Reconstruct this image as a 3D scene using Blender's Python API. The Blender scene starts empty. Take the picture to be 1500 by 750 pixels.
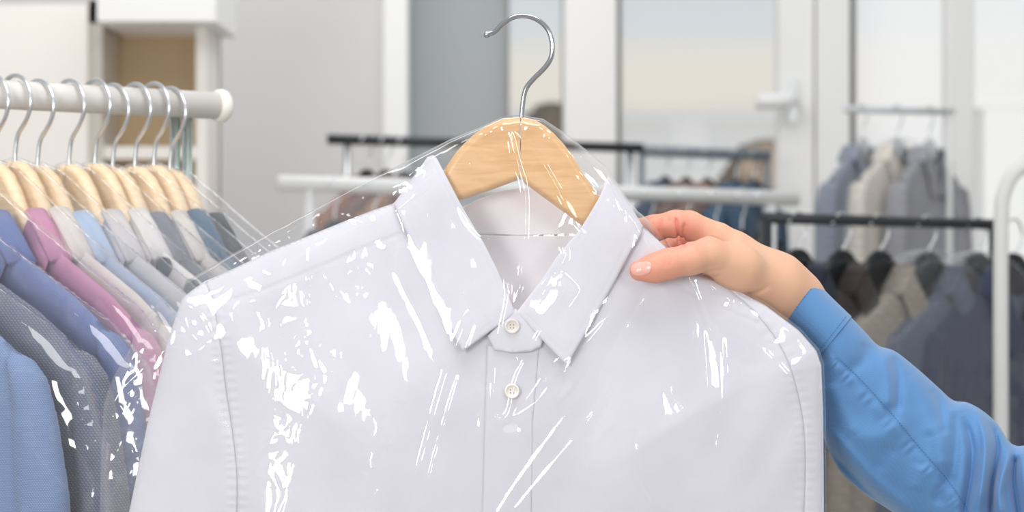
import bpy, math, random
import numpy as np
from mathutils import Vector

random.seed(7)
RNG = np.random.RandomState(11)
F, CX, CY, CAMZ = 2940.0, 750.0, 375.0, 1.45      # focal length in pixels of the 1500x750 frame, eye height
U = 1960.0                                        # template units per metre
scene = bpy.context.scene
COL = scene.collection

def W(px, py, d):
    return np.array([(px - CX) / F * d, d, CAMZ + (CY - py) / F * d])

def Wn(A, B, D):
    return np.stack([(A - CX) / F * D, D, CAMZ + (CY - B) / F * D], 1)

# ------------------------------------------------------------------ object helpers
def tag(o, label=None, cat=None, group=None, kind=None):
    if label: o['label'] = label
    if cat: o['category'] = cat
    if group: o['group'] = group
    if kind: o['kind'] = kind
    return o

def thing(name, label, cat, loc=(0, 0, 0), rz=0.0, group=None):
    o = bpy.data.objects.new(name, None)
    o.empty_display_size = .05
    COL.objects.link(o)
    o.location = loc
    o.rotation_euler = (0, 0, rz)
    return tag(o, label, cat, group)

def mesh_from(name, V, faces, smooth=True):
    me = bpy.data.meshes.new(name)
    me.from_pydata([tuple(v) for v in np.asarray(V).tolist()], [], [tuple(f) for f in faces])
    me.validate()
    if smooth:
        me.polygons.foreach_set('use_smooth', [True] * len(me.polygons))
    me.update()
    return me

def obj(name, me, mat=None, parent=None):
    if mat is not None and len(me.materials) == 0:
        me.materials.append(mat)
    o = bpy.data.objects.new(name, me)
    COL.objects.link(o)
    if parent is not None:
        o.parent = parent
    if mat is not None and me.materials[0] is not mat:
        o.material_slots[0].link = 'OBJECT'
        o.material_slots[0].material = mat
    return o

def mk(name, V, faces, mat, parent=None, smooth=True):
    """world-space vertices -> object, expressed in the parent's (unrotated) frame"""
    V = np.asarray(V, float)
    if parent is not None:
        p, off = parent, np.zeros(3)
        while p is not None:
            off += np.array(p.location)
            p = p.parent
        V = V - off
    return obj(name, mesh_from(name, V, faces, smooth), mat, parent)

# ------------------------------------------------------------------ numeric helpers
def _hash(ix, iy, seed):
    h = (ix.astype(np.int64) * 374761393 + iy.astype(np.int64) * 668265263 + seed * 974634777) & 0xffffffff
    h = ((h ^ (h >> 13)) * 1274126177) & 0xffffffff
    return ((h ^ (h >> 16)) & 0xffff) / 65535.0

def pnoise(x, y, seed=0):
    """2D gradient noise, about -1..1"""
    x = np.asarray(x, float); y = np.asarray(y, float)
    ix, iy = np.floor(x), np.floor(y)
    fx, fy = x - ix, y - iy
    u = fx * fx * fx * (fx * (fx * 6 - 15) + 10)
    v = fy * fy * fy * (fy * (fy * 6 - 15) + 10)
    def g(dx, dy):
        a = _hash(ix + dx, iy + dy, seed) * 2 * np.pi
        return np.cos(a) * (fx - dx) + np.sin(a) * (fy - dy)
    n = (g(0, 0) * (1 - u) + g(1, 0) * u) * (1 - v) + (g(0, 1) * (1 - u) + g(1, 1) * u) * v
    return n * 1.5

def crinkle(x, y, seed=0, octaves=3):
    """sharp-creased noise as in crumpled film"""
    s, a = 0.0, 1.0
    for k in range(octaves):
        s = s + a * (1 - 2 * np.abs(pnoise(x, y, seed + 17 * k)))
        x, y, a = x * 1.9 + 3.1, y * 1.9 - 1.7, a * .5
    return s

def cr(pts, n=8, closed=False):
    """Catmull-Rom through the points"""
    P = np.array(pts, float)
    N = len(P)
    out = []
    rng = range(N) if closed else range(N - 1)
    for i in rng:
        if closed:
            a, b, c, d = P[(i - 1) % N], P[i], P[(i + 1) % N], P[(i + 2) % N]
        else:
            a, b, c, d = P[max(i - 1, 0)], P[i], P[i + 1], P[min(i + 2, N - 1)]
        for k in range(n):
            t = k / n
            out.append(.5 * ((2 * b) + (c - a) * t + (2 * a - 5 * b + 4 * c - d) * t * t + (3 * b - a - 3 * c + d) * t ** 3))
    if not closed:
        out.append(P[-1])
    return np.array(out)

def seg_dist(A, B, poly, closed=True):
    """distance to a polyline and the nearest point on it"""
    P = np.array(poly, float)
    Q = np.roll(P, -1, 0) if closed else P[1:]
    P = P if closed else P[:-1]
    best = np.full(A.shape, 1e9); bx = A.copy().astype(float); by = B.copy().astype(float)
    bt = np.zeros(A.shape)
    for k, ((x0, y0), (x1, y1)) in enumerate(zip(P, Q)):
        dx, dy = x1 - x0, y1 - y0
        L = dx * dx + dy * dy
        if L < 1e-12: continue
        t = np.clip(((A - x0) * dx + (B - y0) * dy) / L, 0, 1)
        qx, qy = x0 + t * dx, y0 + t * dy
        d = np.hypot(A - qx, B - qy)
        m = d < best
        best = np.where(m, d, best); bx = np.where(m, qx, bx); by = np.where(m, qy, by)
        bt = np.where(m, (k + t) / len(P), bt)
    return best, bx, by, bt

def inside(A, B, poly):
    P = np.array(poly, float); Q = np.roll(P, -1, 0)
    r = np.zeros(A.shape, bool)
    for (x0, y0), (x1, y1) in zip(P, Q):
        if y0 == y1: continue
        c = ((y0 > B) != (y1 > B)) & (A < (x1 - x0) * (B - y0) / (y1 - y0) + x0)
        r ^= c
    return r

def sdist(A, B, poly):
    d = seg_dist(A, B, poly)[0]
    return np.where(inside(A, B, poly), d, -d)

def rnd(d, r):
    """quarter-round profile 0..1 over distance r"""
    t = 1 - np.clip(d / r, 0, 1)
    return np.sqrt(np.maximum(0, 1 - t * t))

def sm(e0, e1, x):
    t = np.clip((x - e0) / (e1 - e0), 0, 1)
    return t * t * (3 - 2 * t)

def ridge(A, B, poly, w, h, smooth=True):
    P = cr(poly, 6) if smooth and len(poly) > 2 else np.array(poly, float)
    pad = w * 4
    m = (A > P[:, 0].min() - pad) & (A < P[:, 0].max() + pad) & (B > P[:, 1].min() - pad) & (B < P[:, 1].max() + pad)
    out = np.zeros(A.shape)
    if m.any():
        d, _, _, t = seg_dist(A[m], B[m], P, False)
        taper = np.clip(np.minimum(t, 1 - t) * 6, 0.15, 1)
        out[m] = h * taper * np.exp(-(d / w) ** 2)
    return out

def axis_steps(lo, hi, step, far=None, coarse=None):
    if far is None or hi <= far:
        n = max(2, int(math.ceil((hi - lo) / step)))
        return np.linspace(lo, hi, n + 1)
    n = int(math.ceil((far - lo) / step)); m = max(2, int(math.ceil((hi - far) / coarse)))
    return np.concatenate([np.linspace(lo, far, n + 1), np.linspace(far, hi, m + 1)[1:]])

def sheet(outline, step, front, back, mapfn, far=None, coarse=14, noback=False, sharp=28):
    """fill an outline with a grid whose rim is snapped to it; two skins and a rim wall"""
    P = np.array(outline, float)
    lo, hi = P.min(0), P.max(0)
    xs = axis_steps(lo[0] - step, hi[0] + step, step)
    ys = axis_steps(lo[1] - step, hi[1] + step, step, far, coarse)
    GX, GY = np.meshgrid(xs, ys)
    cx, cy = (GX[:-1, :-1] + GX[1:, 1:]) / 2, (GY[:-1, :-1] + GY[1:, 1:]) / 2
    C = inside(cx, cy, P)
    pad = np.pad(C, 1)
    cnt = pad[:-1, :-1].astype(int) + pad[1:, :-1] + pad[:-1, 1:] + pad[1:, 1:]
    used = cnt > 0
    idx = -np.ones(GX.shape, int)
    idx[used] = np.arange(used.sum())
    A, B = GX[used].copy(), GY[used].copy()
    rim = (cnt[used] < 4)
    d, qx, qy, _ = seg_dist(A[rim], B[rim], P)
    A[rim], B[rim] = qx, qy
    ra = np.where(rim)[0]
    nP = len(P)
    for i in range(nP):
        a, b, c = P[i - 1], P[i], P[(i + 1) % nP]
        v1, v2 = b - a, c - b
        ang = abs(math.degrees(math.atan2(v1[0] * v2[1] - v1[1] * v2[0], v1 @ v2)))
        if ang > sharp:
            j = ra[np.argmin((A[ra] - b[0]) ** 2 + (B[ra] - b[1]) ** 2)]
            A[j], B[j] = b
    dist = seg_dist(A, B, P)[0]
    dist[rim] = 0
    DF = front(A, B, dist)
    VF = mapfn(A, B, DF)
    r, c = np.where(C)
    q = np.stack([idx[r, c], idx[r + 1, c], idx[r + 1, c + 1], idx[r, c + 1]], 1)
    if noback:
        return VF, q.tolist()
    VB = mapfn(A, B, back(A, B, dist))
    n = len(A)
    faces = q.tolist() + (q[:, ::-1] + n).tolist()
    # rim wall
    from collections import Counter
    e = np.concatenate([q[:, [0, 1]], q[:, [1, 2]], q[:, [2, 3]], q[:, [3, 0]]])
    key = np.sort(e, 1)
    k = key[:, 0].astype(np.int64) * n + key[:, 1]
    _, inv, ct = np.unique(k, return_inverse=True, return_counts=True)
    be = e[ct[inv] == 1]
    faces += [[b, a, a + n, b + n] for a, b in be.tolist()]
    return np.concatenate([VF, VB]), faces

def loft(rings, cap=True, closed=True):
    R = np.array(rings)
    M, N = R.shape[:2]
    faces = []
    for i in range(M - 1):
        for j in range(N if closed else N - 1):
            k = (j + 1) % N
            faces.append((i * N + j, i * N + k, (i + 1) * N + k, (i + 1) * N + j))
    if cap:
        faces.append(tuple(reversed(range(N))))
        faces.append(tuple((M - 1) * N + j for j in range(N)))
    return R.reshape(-1, 3), faces

def tube(path, rad, n=12, cap=True):
    P = np.array(path, float); M = len(P)
    rad = np.broadcast_to(np.array(rad, float), (M,))
    T = np.gradient(P, axis=0)
    T /= np.linalg.norm(T, axis=1)[:, None]
    ref = np.array([0, 1., 0]) if abs(T[0][1]) < .9 else np.array([1., 0, 0])
    rings = []
    x = np.cross(T[0], ref); x /= np.linalg.norm(x)
    for i in range(M):
        x = x - T[i] * (x @ T[i]); x /= np.linalg.norm(x)
        y = np.cross(T[i], x)
        a = np.linspace(0, 2 * np.pi, n, endpoint=False)
        rings.append(P[i] + rad[i] * (np.cos(a)[:, None] * x + np.sin(a)[:, None] * y))
    return loft(rings, cap)

def box(lo, hi):
    x0, y0, z0 = lo; x1, y1, z1 = hi
    V = [(x0, y0, z0), (x1, y0, z0), (x1, y1, z0), (x0, y1, z0), (x0, y0, z1), (x1, y0, z1), (x1, y1, z1), (x0, y1, z1)]
    Fc = [(0, 3, 2, 1), (4, 5, 6, 7), (0, 1, 5, 4), (1, 2, 6, 5), (2, 3, 7, 6), (3, 0, 4, 7)]
    return V, Fc

def boxes(*bs):
    V, Fc = [], []
    for lo, hi in bs:
        v, f = box(lo, hi)
        n = len(V); V += v; Fc += [tuple(i + n for i in q) for q in f]
    return V, Fc

def pxbox(x0, x1, y0, y1, d0, d1):
    """box whose front face covers the pixel rectangle when seen at depth d0"""
    a, b = W(x0, y1, d0), W(x1, y0, d0)
    return (a[0], d0, a[2]), (b[0], d1, b[2])

def join(parts):
    V, Fc, n = [], [], 0
    for v, f in parts:
        v = np.asarray(v, float)
        V.append(v); Fc += [tuple(i + n for i in q) for q in f]
        n += len(v)
    return np.concatenate(V), Fc

def bevel(o, w=.004, seg=2):
    m = o.modifiers.new('bevel', 'BEVEL'); m.width = w; m.segments = seg; m.limit_method = 'ANGLE'
    return o

# ------------------------------------------------------------------ materials
def srgb(r, g, b):
    f = lambda c: (c / 255 / 12.92) if c / 255 <= .04045 else ((c / 255 + .055) / 1.055) ** 2.4
    return (f(r), f(g), f(b), 1)

def newmat(name):
    m = bpy.data.materials.new(name); m.use_nodes = True
    nt = m.node_tree
    return m, nt, nt.nodes['Principled BSDF']

def paint(name, col, rough=.5, metal=0., spec=.4, var=.03, scale=6):
    m, nt, p = newmat(name)
    tc = nt.nodes.new('ShaderNodeTexCoord'); nz = nt.nodes.new('ShaderNodeTexNoise')
    nz.inputs['Scale'].default_value = scale
    mx = nt.nodes.new('ShaderNodeMix'); mx.data_type = 'RGBA'
    nt.links.new(tc.outputs['Object'], nz.inputs['Vector'])
    nt.links.new(nz.outputs['Fac'], mx.inputs['Factor'])
    mx.inputs[6].default_value = tuple(c * (1 - var) for c in col[:3]) + (1,)
    mx.inputs[7].default_value = tuple(min(1, c * (1 + var)) for c in col[:3]) + (1,)
    nt.links.new(mx.outputs[2], p.inputs['Base Color'])
    p.inputs['Roughness'].default_value = rough
    p.inputs['Metallic'].default_value = metal
    p.inputs['Specular IOR Level'].default_value = spec
    return m

def cloth(name, col, weave=1400, contrast=.06, bump=.15, rough=.85, folds=.0, warp=None, sheen=.15):
    """woven cloth: two crossed wave textures give the yarns"""
    m, nt, p = newmat(name)
    N = nt.nodes.new; L = nt.links.new
    tc = N('ShaderNodeTexCoord')
    def wave(dirn):
        w = N('ShaderNodeTexWave'); w.wave_type = 'BANDS'; w.bands_direction = dirn
        w.inputs['Scale'].default_value = weave / 20; w.inputs['Distortion'].default_value = .6
        w.inputs['Detail'].default_value = 1; L(tc.outputs['Object'], w.inputs['Vector'])
        return w
    a, b = wave('DIAGONAL'), wave('Z')
    mu = N('ShaderNodeMath'); mu.operation = 'MULTIPLY'
    L(a.outputs['Fac'], mu.inputs[0]); L(b.outputs['Fac'], mu.inputs[1])
    nz = N('ShaderNodeTexNoise'); nz.inputs['Scale'].default_value = 25; nz.inputs['Detail'].default_value = 4
    L(tc.outputs['Object'], nz.inputs['Vector'])
    mx = N('ShaderNodeMix'); mx.data_type = 'RGBA'
    c2 = warp if warp else tuple(min(1, c * (1 + contrast * 2)) for c in col[:3]) + (1,)
    mx.inputs[6].default_value = tuple(c * (1 - contrast) for c in col[:3]) + (1,)
    mx.inputs[7].default_value = c2
    L(mu.outputs[0], mx.inputs['Factor'])
    m2 = N('ShaderNodeMix'); m2.data_type = 'RGBA'; m2.blend_type = 'MULTIPLY'; m2.inputs['Factor'].default_value = .15
    L(mx.outputs[2], m2.inputs[6]); L(nz.outputs['Fac'], m2.inputs[7])
    L(m2.outputs[2], p.inputs['Base Color'])
    bp = N('ShaderNodeBump'); bp.inputs['Strength'].default_value = bump; bp.inputs['Distance'].default_value = .0006
    L(mu.outputs[0], bp.inputs['Height']); L(bp.outputs['Normal'], p.inputs['Normal'])
    p.inputs['Roughness'].default_value = rough
    p.inputs['Specular IOR Level'].default_value = .2
    p.inputs['Sheen Weight'].default_value = sheen
    return m

def film(name, base=.055, edge=.8, rough=.07, milk=.02, bump=.0, bscale=60):
    """thin clear polythene: see-through, with a film gloss that grows at grazing angles"""
    m, nt, p = newmat(name)
    nt.nodes.remove(p)
    N = nt.nodes.new; L = nt.links.new
    out = nt.nodes['Material Output']
    tr = N('ShaderNodeBsdfTransparent'); tr.inputs['Color'].default_value = (.985, .985, .99, 1)
    gl = N('ShaderNodeBsdfGlossy'); gl.inputs['Roughness'].default_value = rough
    gl.inputs['Color'].default_value = (1, 1, 1, 1)
    df = N('ShaderNodeBsdfDiffuse'); df.inputs['Color'].default_value = (.9, .9, .93, 1)
    lw = N('ShaderNodeLayerWeight'); lw.inputs['Blend'].default_value = .5
    pw = N('ShaderNodeMath'); pw.operation = 'POWER'; pw.inputs[1].default_value = 5
    ml = N('ShaderNodeMath'); ml.operation = 'MULTIPLY_ADD'; ml.inputs[1].default_value = edge; ml.inputs[2].default_value = base
    L(lw.outputs['Facing'], pw.inputs[0]); L(pw.outputs[0], ml.inputs[0])
    m1 = N('ShaderNodeMixShader'); m1.inputs[0].default_value = milk
    L(tr.outputs[0], m1.inputs[1]); L(df.outputs[0], m1.inputs[2])
    m2 = N('ShaderNodeMixShader')
    L(ml.outputs[0], m2.inputs[0]); L(m1.outputs[0], m2.inputs[1]); L(gl.outputs[0], m2.inputs[2])
    L(m2.outputs[0], out.inputs['Surface'])
    if bump:
        tc = N('ShaderNodeTexCoord'); nz = N('ShaderNodeTexNoise')
        nz.inputs['Scale'].default_value = bscale; nz.inputs['Detail'].default_value = 3; nz.inputs['Distortion'].default_value = .8
        L(tc.outputs['Object'], nz.inputs['Vector'])
        bp = N('ShaderNodeBump'); bp.inputs['Strength'].default_value = bump; bp.inputs['Distance'].default_value = .004
        L(nz.outputs['Fac'], bp.inputs['Height']); L(bp.outputs['Normal'], gl.inputs['Normal'])
    return m

def pane(name):
    return film(name, base=.0015, edge=.4, rough=.03, milk=.04)

def wood(name, c1, c2, scale=9, rough=.42):
    m, nt, p = newmat(name)
    N = nt.nodes.new; L = nt.links.new
    tc = N('ShaderNodeTexCoord'); mp = N('ShaderNodeMapping')
    mp.inputs['Scale'].default_value = (5, 8, 34)
    mp.inputs['Rotation'].default_value = (0, .45, 0)
    L(tc.outputs['Object'], mp.inputs['Vector'])
    nz = N('ShaderNodeTexNoise'); nz.inputs['Scale'].default_value = scale * .55
    nz.inputs['Detail'].default_value = 5; nz.inputs['Distortion'].default_value = 1.2
    L(mp.outputs[0], nz.inputs['Vector'])
    rp = N('ShaderNodeValToRGB')
    rp.color_ramp.elements[0].position = .3; rp.color_ramp.elements[0].color = c1
    rp.color_ramp.elements[1].position = .68; rp.color_ramp.elements[1].color = c2
    L(nz.outputs['Fac'], rp.inputs[0]); L(rp.outputs[0], p.inputs['Base Color'])
    p.inputs['Roughness'].default_value = rough
    p.inputs['Coat Weight'].default_value = .25; p.inputs['Coat Roughness'].default_value = .25
    return m

M_WHITE = cloth('white_poplin', (.71, .695, .748, 1), weave=5200, contrast=.012, bump=.03, sheen=0)
M_LINEN = cloth('white_inner', (.93, .885, .91, 1), weave=5200, contrast=.012, bump=.03, sheen=0)
M_BAG = film('clear_film', base=.085, edge=.75, rough=.05, milk=.022)
M_RACKBAG = film('rack_film', base=.065, edge=.5, rough=.06, milk=.02)
M_FARBAG = film('far_film', base=.03, edge=.5, rough=.3, milk=.02)
M_WOOD = wood('beech', srgb(214, 164, 108), srgb(230, 184, 128))
M_WOODPALE = wood('pale_beech', srgb(240, 208, 162), srgb(250, 226, 188))
M_CHROME = paint('chrome', (.46, .47, .49, 1), rough=.16, metal=1, var=.01)
M_SATIN = paint('satin_steel', (.72, .73, .74, 1), rough=.28, metal=1, var=.02)
M_BUTTON = paint('pearl_button', srgb(228, 222, 214), rough=.25, spec=.6, var=.06, scale=200)
M_THREAD = paint('button_hole', srgb(150, 145, 145), rough=.8)

# ------------------------------------------------------------------ white shirt held up in front
D0 = 1.50
TOP = [(267, 437), (280, 426), (330, 399), (400, 366), (453, 345), (507, 323), (549, 307), (576, 298), (600, 268), (634, 228),
       (700, 205), (763, 198), (830, 215), (888, 256), (920, 300), (942, 331), (975, 362), (1020, 398), (1073, 422),
       (1121, 447), (1170, 484), (1196, 514), (1203, 535)]
UNION = TOP + [(1206, 600), (1207, 750), (1208, 1000), (1200, 1420), (130, 1420), (150, 950), (189, 750), (215, 625), (246, 498), (258, 462)]

def G0(A, B):
    """front depth of the shirt, without seams"""
    d = np.maximum(sdist(A, B, UNION), 0)
    t = .013 * rnd(d, 70) + .020 * sm(0, 330, d)
    # soft folds
    t = t + .0022 * pnoise(A / 150 + B / 420, B / 520, 3) * sm(10, 90, d)
    t = t + .0012 * pnoise(A / 60 - B / 200, B / 260 + A / 300, 5) * sm(10, 60, d)
    r = sm(960, 1120, A)
    t = t + r * .0022 * pnoise((A + .6 * B) / 70, (B - .8 * A) / 240, 8) * sm(6, 50, d)
    return D0 - t

SEAM_L = cr([(300, 412), (312, 444), (324, 510), (331, 570), (341, 636), (347, 700), (345, 800), (335, 1000)], 6)
YOKE_L = cr([(312, 446), (350, 436), (390, 423), (453, 397), (520, 369), (588, 342)], 5)
SEAM_R = cr([(1062, 418), (1110, 462), (1150, 520), (1172, 590), (1180, 660), (1178, 760), (1170, 1000)], 6)
YOKE_R = cr([(948, 372), (1000, 420), (1060, 452), (1112, 474)], 5)

def seam(A, B, line, w=2.2, h=.0011, pucker=0.):
    m = (A > line[:, 0].min() - 30) & (A < line[:, 0].max() + 30) & (B > line[:, 1].min() - 30) & (B < line[:, 1].max() + 30)
    out = np.zeros(A.shape)
    if m.any():
        d, qx, qy, t = seg_dist(A[m], B[m], line, False)
        g = h * np.exp(-(d / w) ** 2)
        if pucker:
            g += pucker * np.exp(-((d - 7) / 7) ** 2) * (.5 + .5 * np.sin(qy / 13 * 2 * np.pi + 2 * pnoise(qx / 40, qy / 40, 2)))
        out[m] = g
    return out

def G(A, B):
    return (G0(A, B) + seam(A, B, SEAM_L, 2.4, .0012, .0007) + seam(A, B, YOKE_L, 1.8, .0010)
            + seam(A, B, SEAM_R, 2.2, .0010, .0004) + seam(A, B, YOKE_R, 1.8, .0007))

def GB(A, B):
    d = np.maximum(sdist(A, B, UNION), 0)
    return D0 + .004 * rnd(d, 60) + .012 * sm(0, 300, d)

shirt = thing('dress_shirt', 'white long-sleeved shirt held up in front on a wooden hanger under clear film', 'shirt', W(750, 1420, D0))
BODY = list(map(tuple, SEAM_L[::-1])) + [(330, 399), (400, 366), (453, 345), (507, 323), (549, 307), (576, 298), (612, 262), (640, 300),
        (690, 395), (730, 452), (755, 470), (790, 440), (850, 372), (885, 300), (905, 285), (942, 331), (975, 362), (1020, 398)] \
        + list(map(tuple, SEAM_R)) + [(1165, 1250), (1165, 1400), (340, 1400), (332, 1200)]
mk('shirt_body', *sheet(BODY, 3.2, lambda A, B, d: G(A, B) + .0006 * (1 - rnd(d, 4)), lambda A, B, d: GB(A, B), Wn, 800, 16), M_WHITE, shirt)
SLV_L = [(300, 412), (280, 426), (267, 437), (258, 462), (246, 498), (215, 625), (189, 750), (150, 950), (118, 1420), (300, 1420)] \
        + list(map(tuple, SEAM_L[::-1]))[:-1]
mk('sleeve', *sheet(SLV_L, 3.2, lambda A, B, d: G(A, B) + .0002, lambda A, B, d: GB(A, B), Wn, 800, 16), M_WHITE, shirt)
SLV_R = list(map(tuple, SEAM_R)) + [(1180, 1420), (1215, 1420), (1208, 1000), (1207, 750), (1206, 600), (1203, 535), (1196, 514),
        (1170, 484), (1121, 447), (1073, 422)]
mk('sleeve', *sheet(SLV_R, 3.0, lambda A, B, d: G(A, B) + .0002, lambda A, B, d: GB(A, B), Wn, 800, 16), M_WHITE, shirt)

def Gc(A, B):
    """depth the collar sits at: the shirt front, rising at the neck"""
    d = np.maximum(sdist(A, B, UNION), 0)
    return D0 - .013 * rnd(d, 55) - .020 * sm(0, 330, d)

LEAF_L = [(634, 227), (640, 232), (652, 255), (675, 299), (693, 330), (710, 358), (727, 392), (742, 427), (755, 459), (735, 473),
          (706, 494), (678, 515), (665, 491), (640, 436), (610, 370), (582, 311), (577, 298), (590, 280), (612, 250), (626, 230)]
LEAF_R = [(891, 258), (884, 275), (875, 294), (862, 316), (849, 337), (834, 354), (817, 374), (792, 412), (755, 459), (770, 472),
          (800, 504), (830, 535), (846, 508), (866, 474), (900, 413), (925, 366), (938, 345), (942, 331), (928, 309), (910, 282)]
def leaf_front(tip):
    def f(A, B, d):
        dt = np.hypot(A - tip[0], B - tip[1])
        lift = .0035 + .004 * np.exp(-(dt / 70) ** 2) + .002 * rnd(d, 60)
        st = .0002 * np.exp(-((d - 9) / 1.4) ** 2)
        return Gc(A, B) - lift + st
    return f
def leaf_back(tip):
    f = leaf_front(tip)
    return lambda A, B, d: f(A, B, d) + .0022
mk('collar_leaf', *sheet(LEAF_L, 2.0, leaf_front((678, 515)), leaf_back((678, 515)), Wn), M_WHITE, shirt)
mk('collar_leaf', *sheet(LEAF_R, 2.0, leaf_front((830, 535)), leaf_back((830, 535)), Wn), M_WHITE, shirt)
# inside of the neck: the standing band and the yoke lining behind the hanger
BAND = [(632, 240), (655, 290), (673, 305), (700, 292), (730, 281), (763, 275), (795, 279), (830, 292), (868, 300), (888, 262), (896, 300),
        (870, 342), (846, 343), (763, 344), (690, 342), (660, 335), (625, 262)]
mk('collar_band', *sheet(BAND, 2.2, lambda A, B, d: D0 + .022 - .0006 * ((A - 763) / 60.) ** 2 * 1.0, lambda A, B, d: D0 + .025 - .0006 * ((A - 763) / 60.) ** 2, Wn), M_LINEN, shirt)
LINING = [(640, 335), (690, 344), (763, 346), (846, 345), (885, 330), (830, 420), (770, 500), (745, 500), (690, 420)]
mk('yoke_lining', *sheet(LINING, 2.5, lambda A, B, d: D0 + .0195 - .0006 * ((A - 763) / 60.) ** 2 - .0095 * sm(345, 480, B), lambda A, B, d: D0 + .028 + A * 0, Wn), M_LINEN, shirt)
STAND = [(714, 492), (730, 474), (755, 452), (782, 474), (797, 494), (792, 508), (778, 515), (750, 517), (724, 513)]
mk('collar_stand', *sheet(STAND, 1.8, lambda A, B, d: Gc(A, B) - .0035 - .001 * rnd(d, 5), lambda A, B, d: Gc(A, B) + .001, Wn), M_WHITE, shirt)
PLK = [(714, 506), (790, 506), (780, 620), (778, 800), (776, 1400), (704, 1400), (706, 800), (711, 600)]
mk('placket', *sheet(PLK, 2.5, lambda A, B, d: G0(A, B) - (.0004 + .0016 * sm(782, 720, A)) - .0004 * rnd(d, 3) * sm(782, 740, A), lambda A, B, d: G0(A, B) + .0004, Wn, 800, 16), M_WHITE, shirt)

def button(px, py, d, r=.0056):
    prof = [(0, .0008), (.45, .0008), (.62, .0009), (.72, .0020), (.88, .0024), (.97, .0018), (1, .0008), (.96, 0)]
    n = 28
    c = W(px, py, d)
    a = np.linspace(0, 2 * np.pi, n, endpoint=False)
    rings = [np.stack([c[0] + q * r * np.cos(a), np.full(n, c[1] - h), c[2] + q * r * np.sin(a)], 1) for q, h in prof[1:]]
    V, Fc = loft(rings, True)
    b = mk('button', V, Fc, M_BUTTON, shirt)
    hs = []
    for sx in (-1, 1):
        for sz in (-1, 1):
            p = np.array([c[0] + sx * .0011, c[1] - .0010, c[2] + sz * .0011])
            hs.append(tube([p, p + np.array([0, .0012, 0])], .0005, 8))
    # holes are a sub-part of the button
    V, Fc = join(hs)
    me = mesh_from('button_holes', V - np.array(shirt.location), Fc)
    obj('button_holes', me, M_THREAD, b)
    return b
for by, px in ((478, 750), (573, 750), (772, 743), (950, 742), (1130, 741)):
    gz = float(G0(np.array([float(px)]), np.array([float(by)]))[0])
    button(px, by, gz - (.0046 if by < 500 else .0030))

# ------------------------------------------------------------------ wooden hanger with its hook
hanger = thing('wooden_hanger', 'varnished wooden hanger with a steel hook inside the held white shirt', 'hanger', W(763, 172, D0))
HT = .0065
def hang_y(A): return D0 - .0035 + .0085 * sm(90, 190, np.abs(A - 763))
def hang_t(A): return HT * (1 - .55 * sm(110, 210, np.abs(A - 763)))
def hang_d(A, B): return np.maximum(sdist(A, B, HUNION), 0)
def hang_f(c0): return lambda A, B, d: hang_y(A) - hang_t(A) * rnd(hang_d(A, B), 9)
def hang_b(c0): return lambda A, B, d: hang_y(A) + hang_t(A) * .9 * rnd(hang_d(A, B), 9)
ARM_L = [(762.2, 172), (753, 171.5), (738, 173.5), (721, 179), (706, 188), (694, 197), (680, 210), (667, 224), (651, 248), (632, 264), (560, 318), (470, 366), (400, 398),
         (392, 420), (420, 424), (520, 385), (600, 338), (640, 313), (673, 294), (715, 280), (758, 264), (762.2, 263)]
ARM_R = [(763.2, 172), (772, 173), (785, 176), (798, 184), (811, 195), (825, 210), (838, 227), (859, 261), (880, 290), (930, 350), (1020, 425), (1100, 470),
         (1112, 492), (1090, 500), (1000, 455), (920, 392), (875, 350), (849, 328), (803, 294), (770, 270), (763.2, 263)]
HUNION = ARM_L[1:-1][::-1][::-1] + []
HUNION = ARM_R[1:-1] + ARM_L[-2:0:-1][0:0] + [(762.7, 263.5)] + ARM_L[1:-1][::-1] + [(762.7, 171.8)]
mk('hanger_arm', *sheet(ARM_L, 2.0, hang_f(0), hang_b(0), Wn), M_WOOD, hanger)
mk('hanger_arm', *sheet(ARM_R, 2.0, hang_f(0), hang_b(0), Wn), M_WOOD, hanger)
HOOK = [(764, 180), (764.5, 165), (766, 150), (768, 138), (772, 127), (782, 115), (797, 100), (806, 87), (809, 74), (808, 58), (801, 41),
        (785, 27.5), (766, 23), (750, 26), (735, 35.5), (727, 44), (721, 48), (714, 50)]
hp = cr(HOOK, 8)
hk = mk('hook', *tube(Wn(hp[:, 0], hp[:, 1], np.full(len(hp), D0 - .003)), .0019, 14), M_CHROME, hanger)
tipc = W(713, 50.5, D0 - .003)
th = np.linspace(0.12, np.pi - .12, 10)
rings = [np.stack([tipc[0] + .0026 * np.sin(t) * np.cos(a := np.linspace(0, 2 * np.pi, 14, endpoint=False)), tipc[1] + .0026 * np.sin(t) * np.sin(a), np.full(14, tipc[2] + .0026 * np.cos(t))], 1) for t in th]
me = mesh_from('hook_tip', loft(rings)[0] - np.array(hanger.location), loft(rings)[1])
obj('hook_tip', me, M_CHROME, hk)

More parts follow.
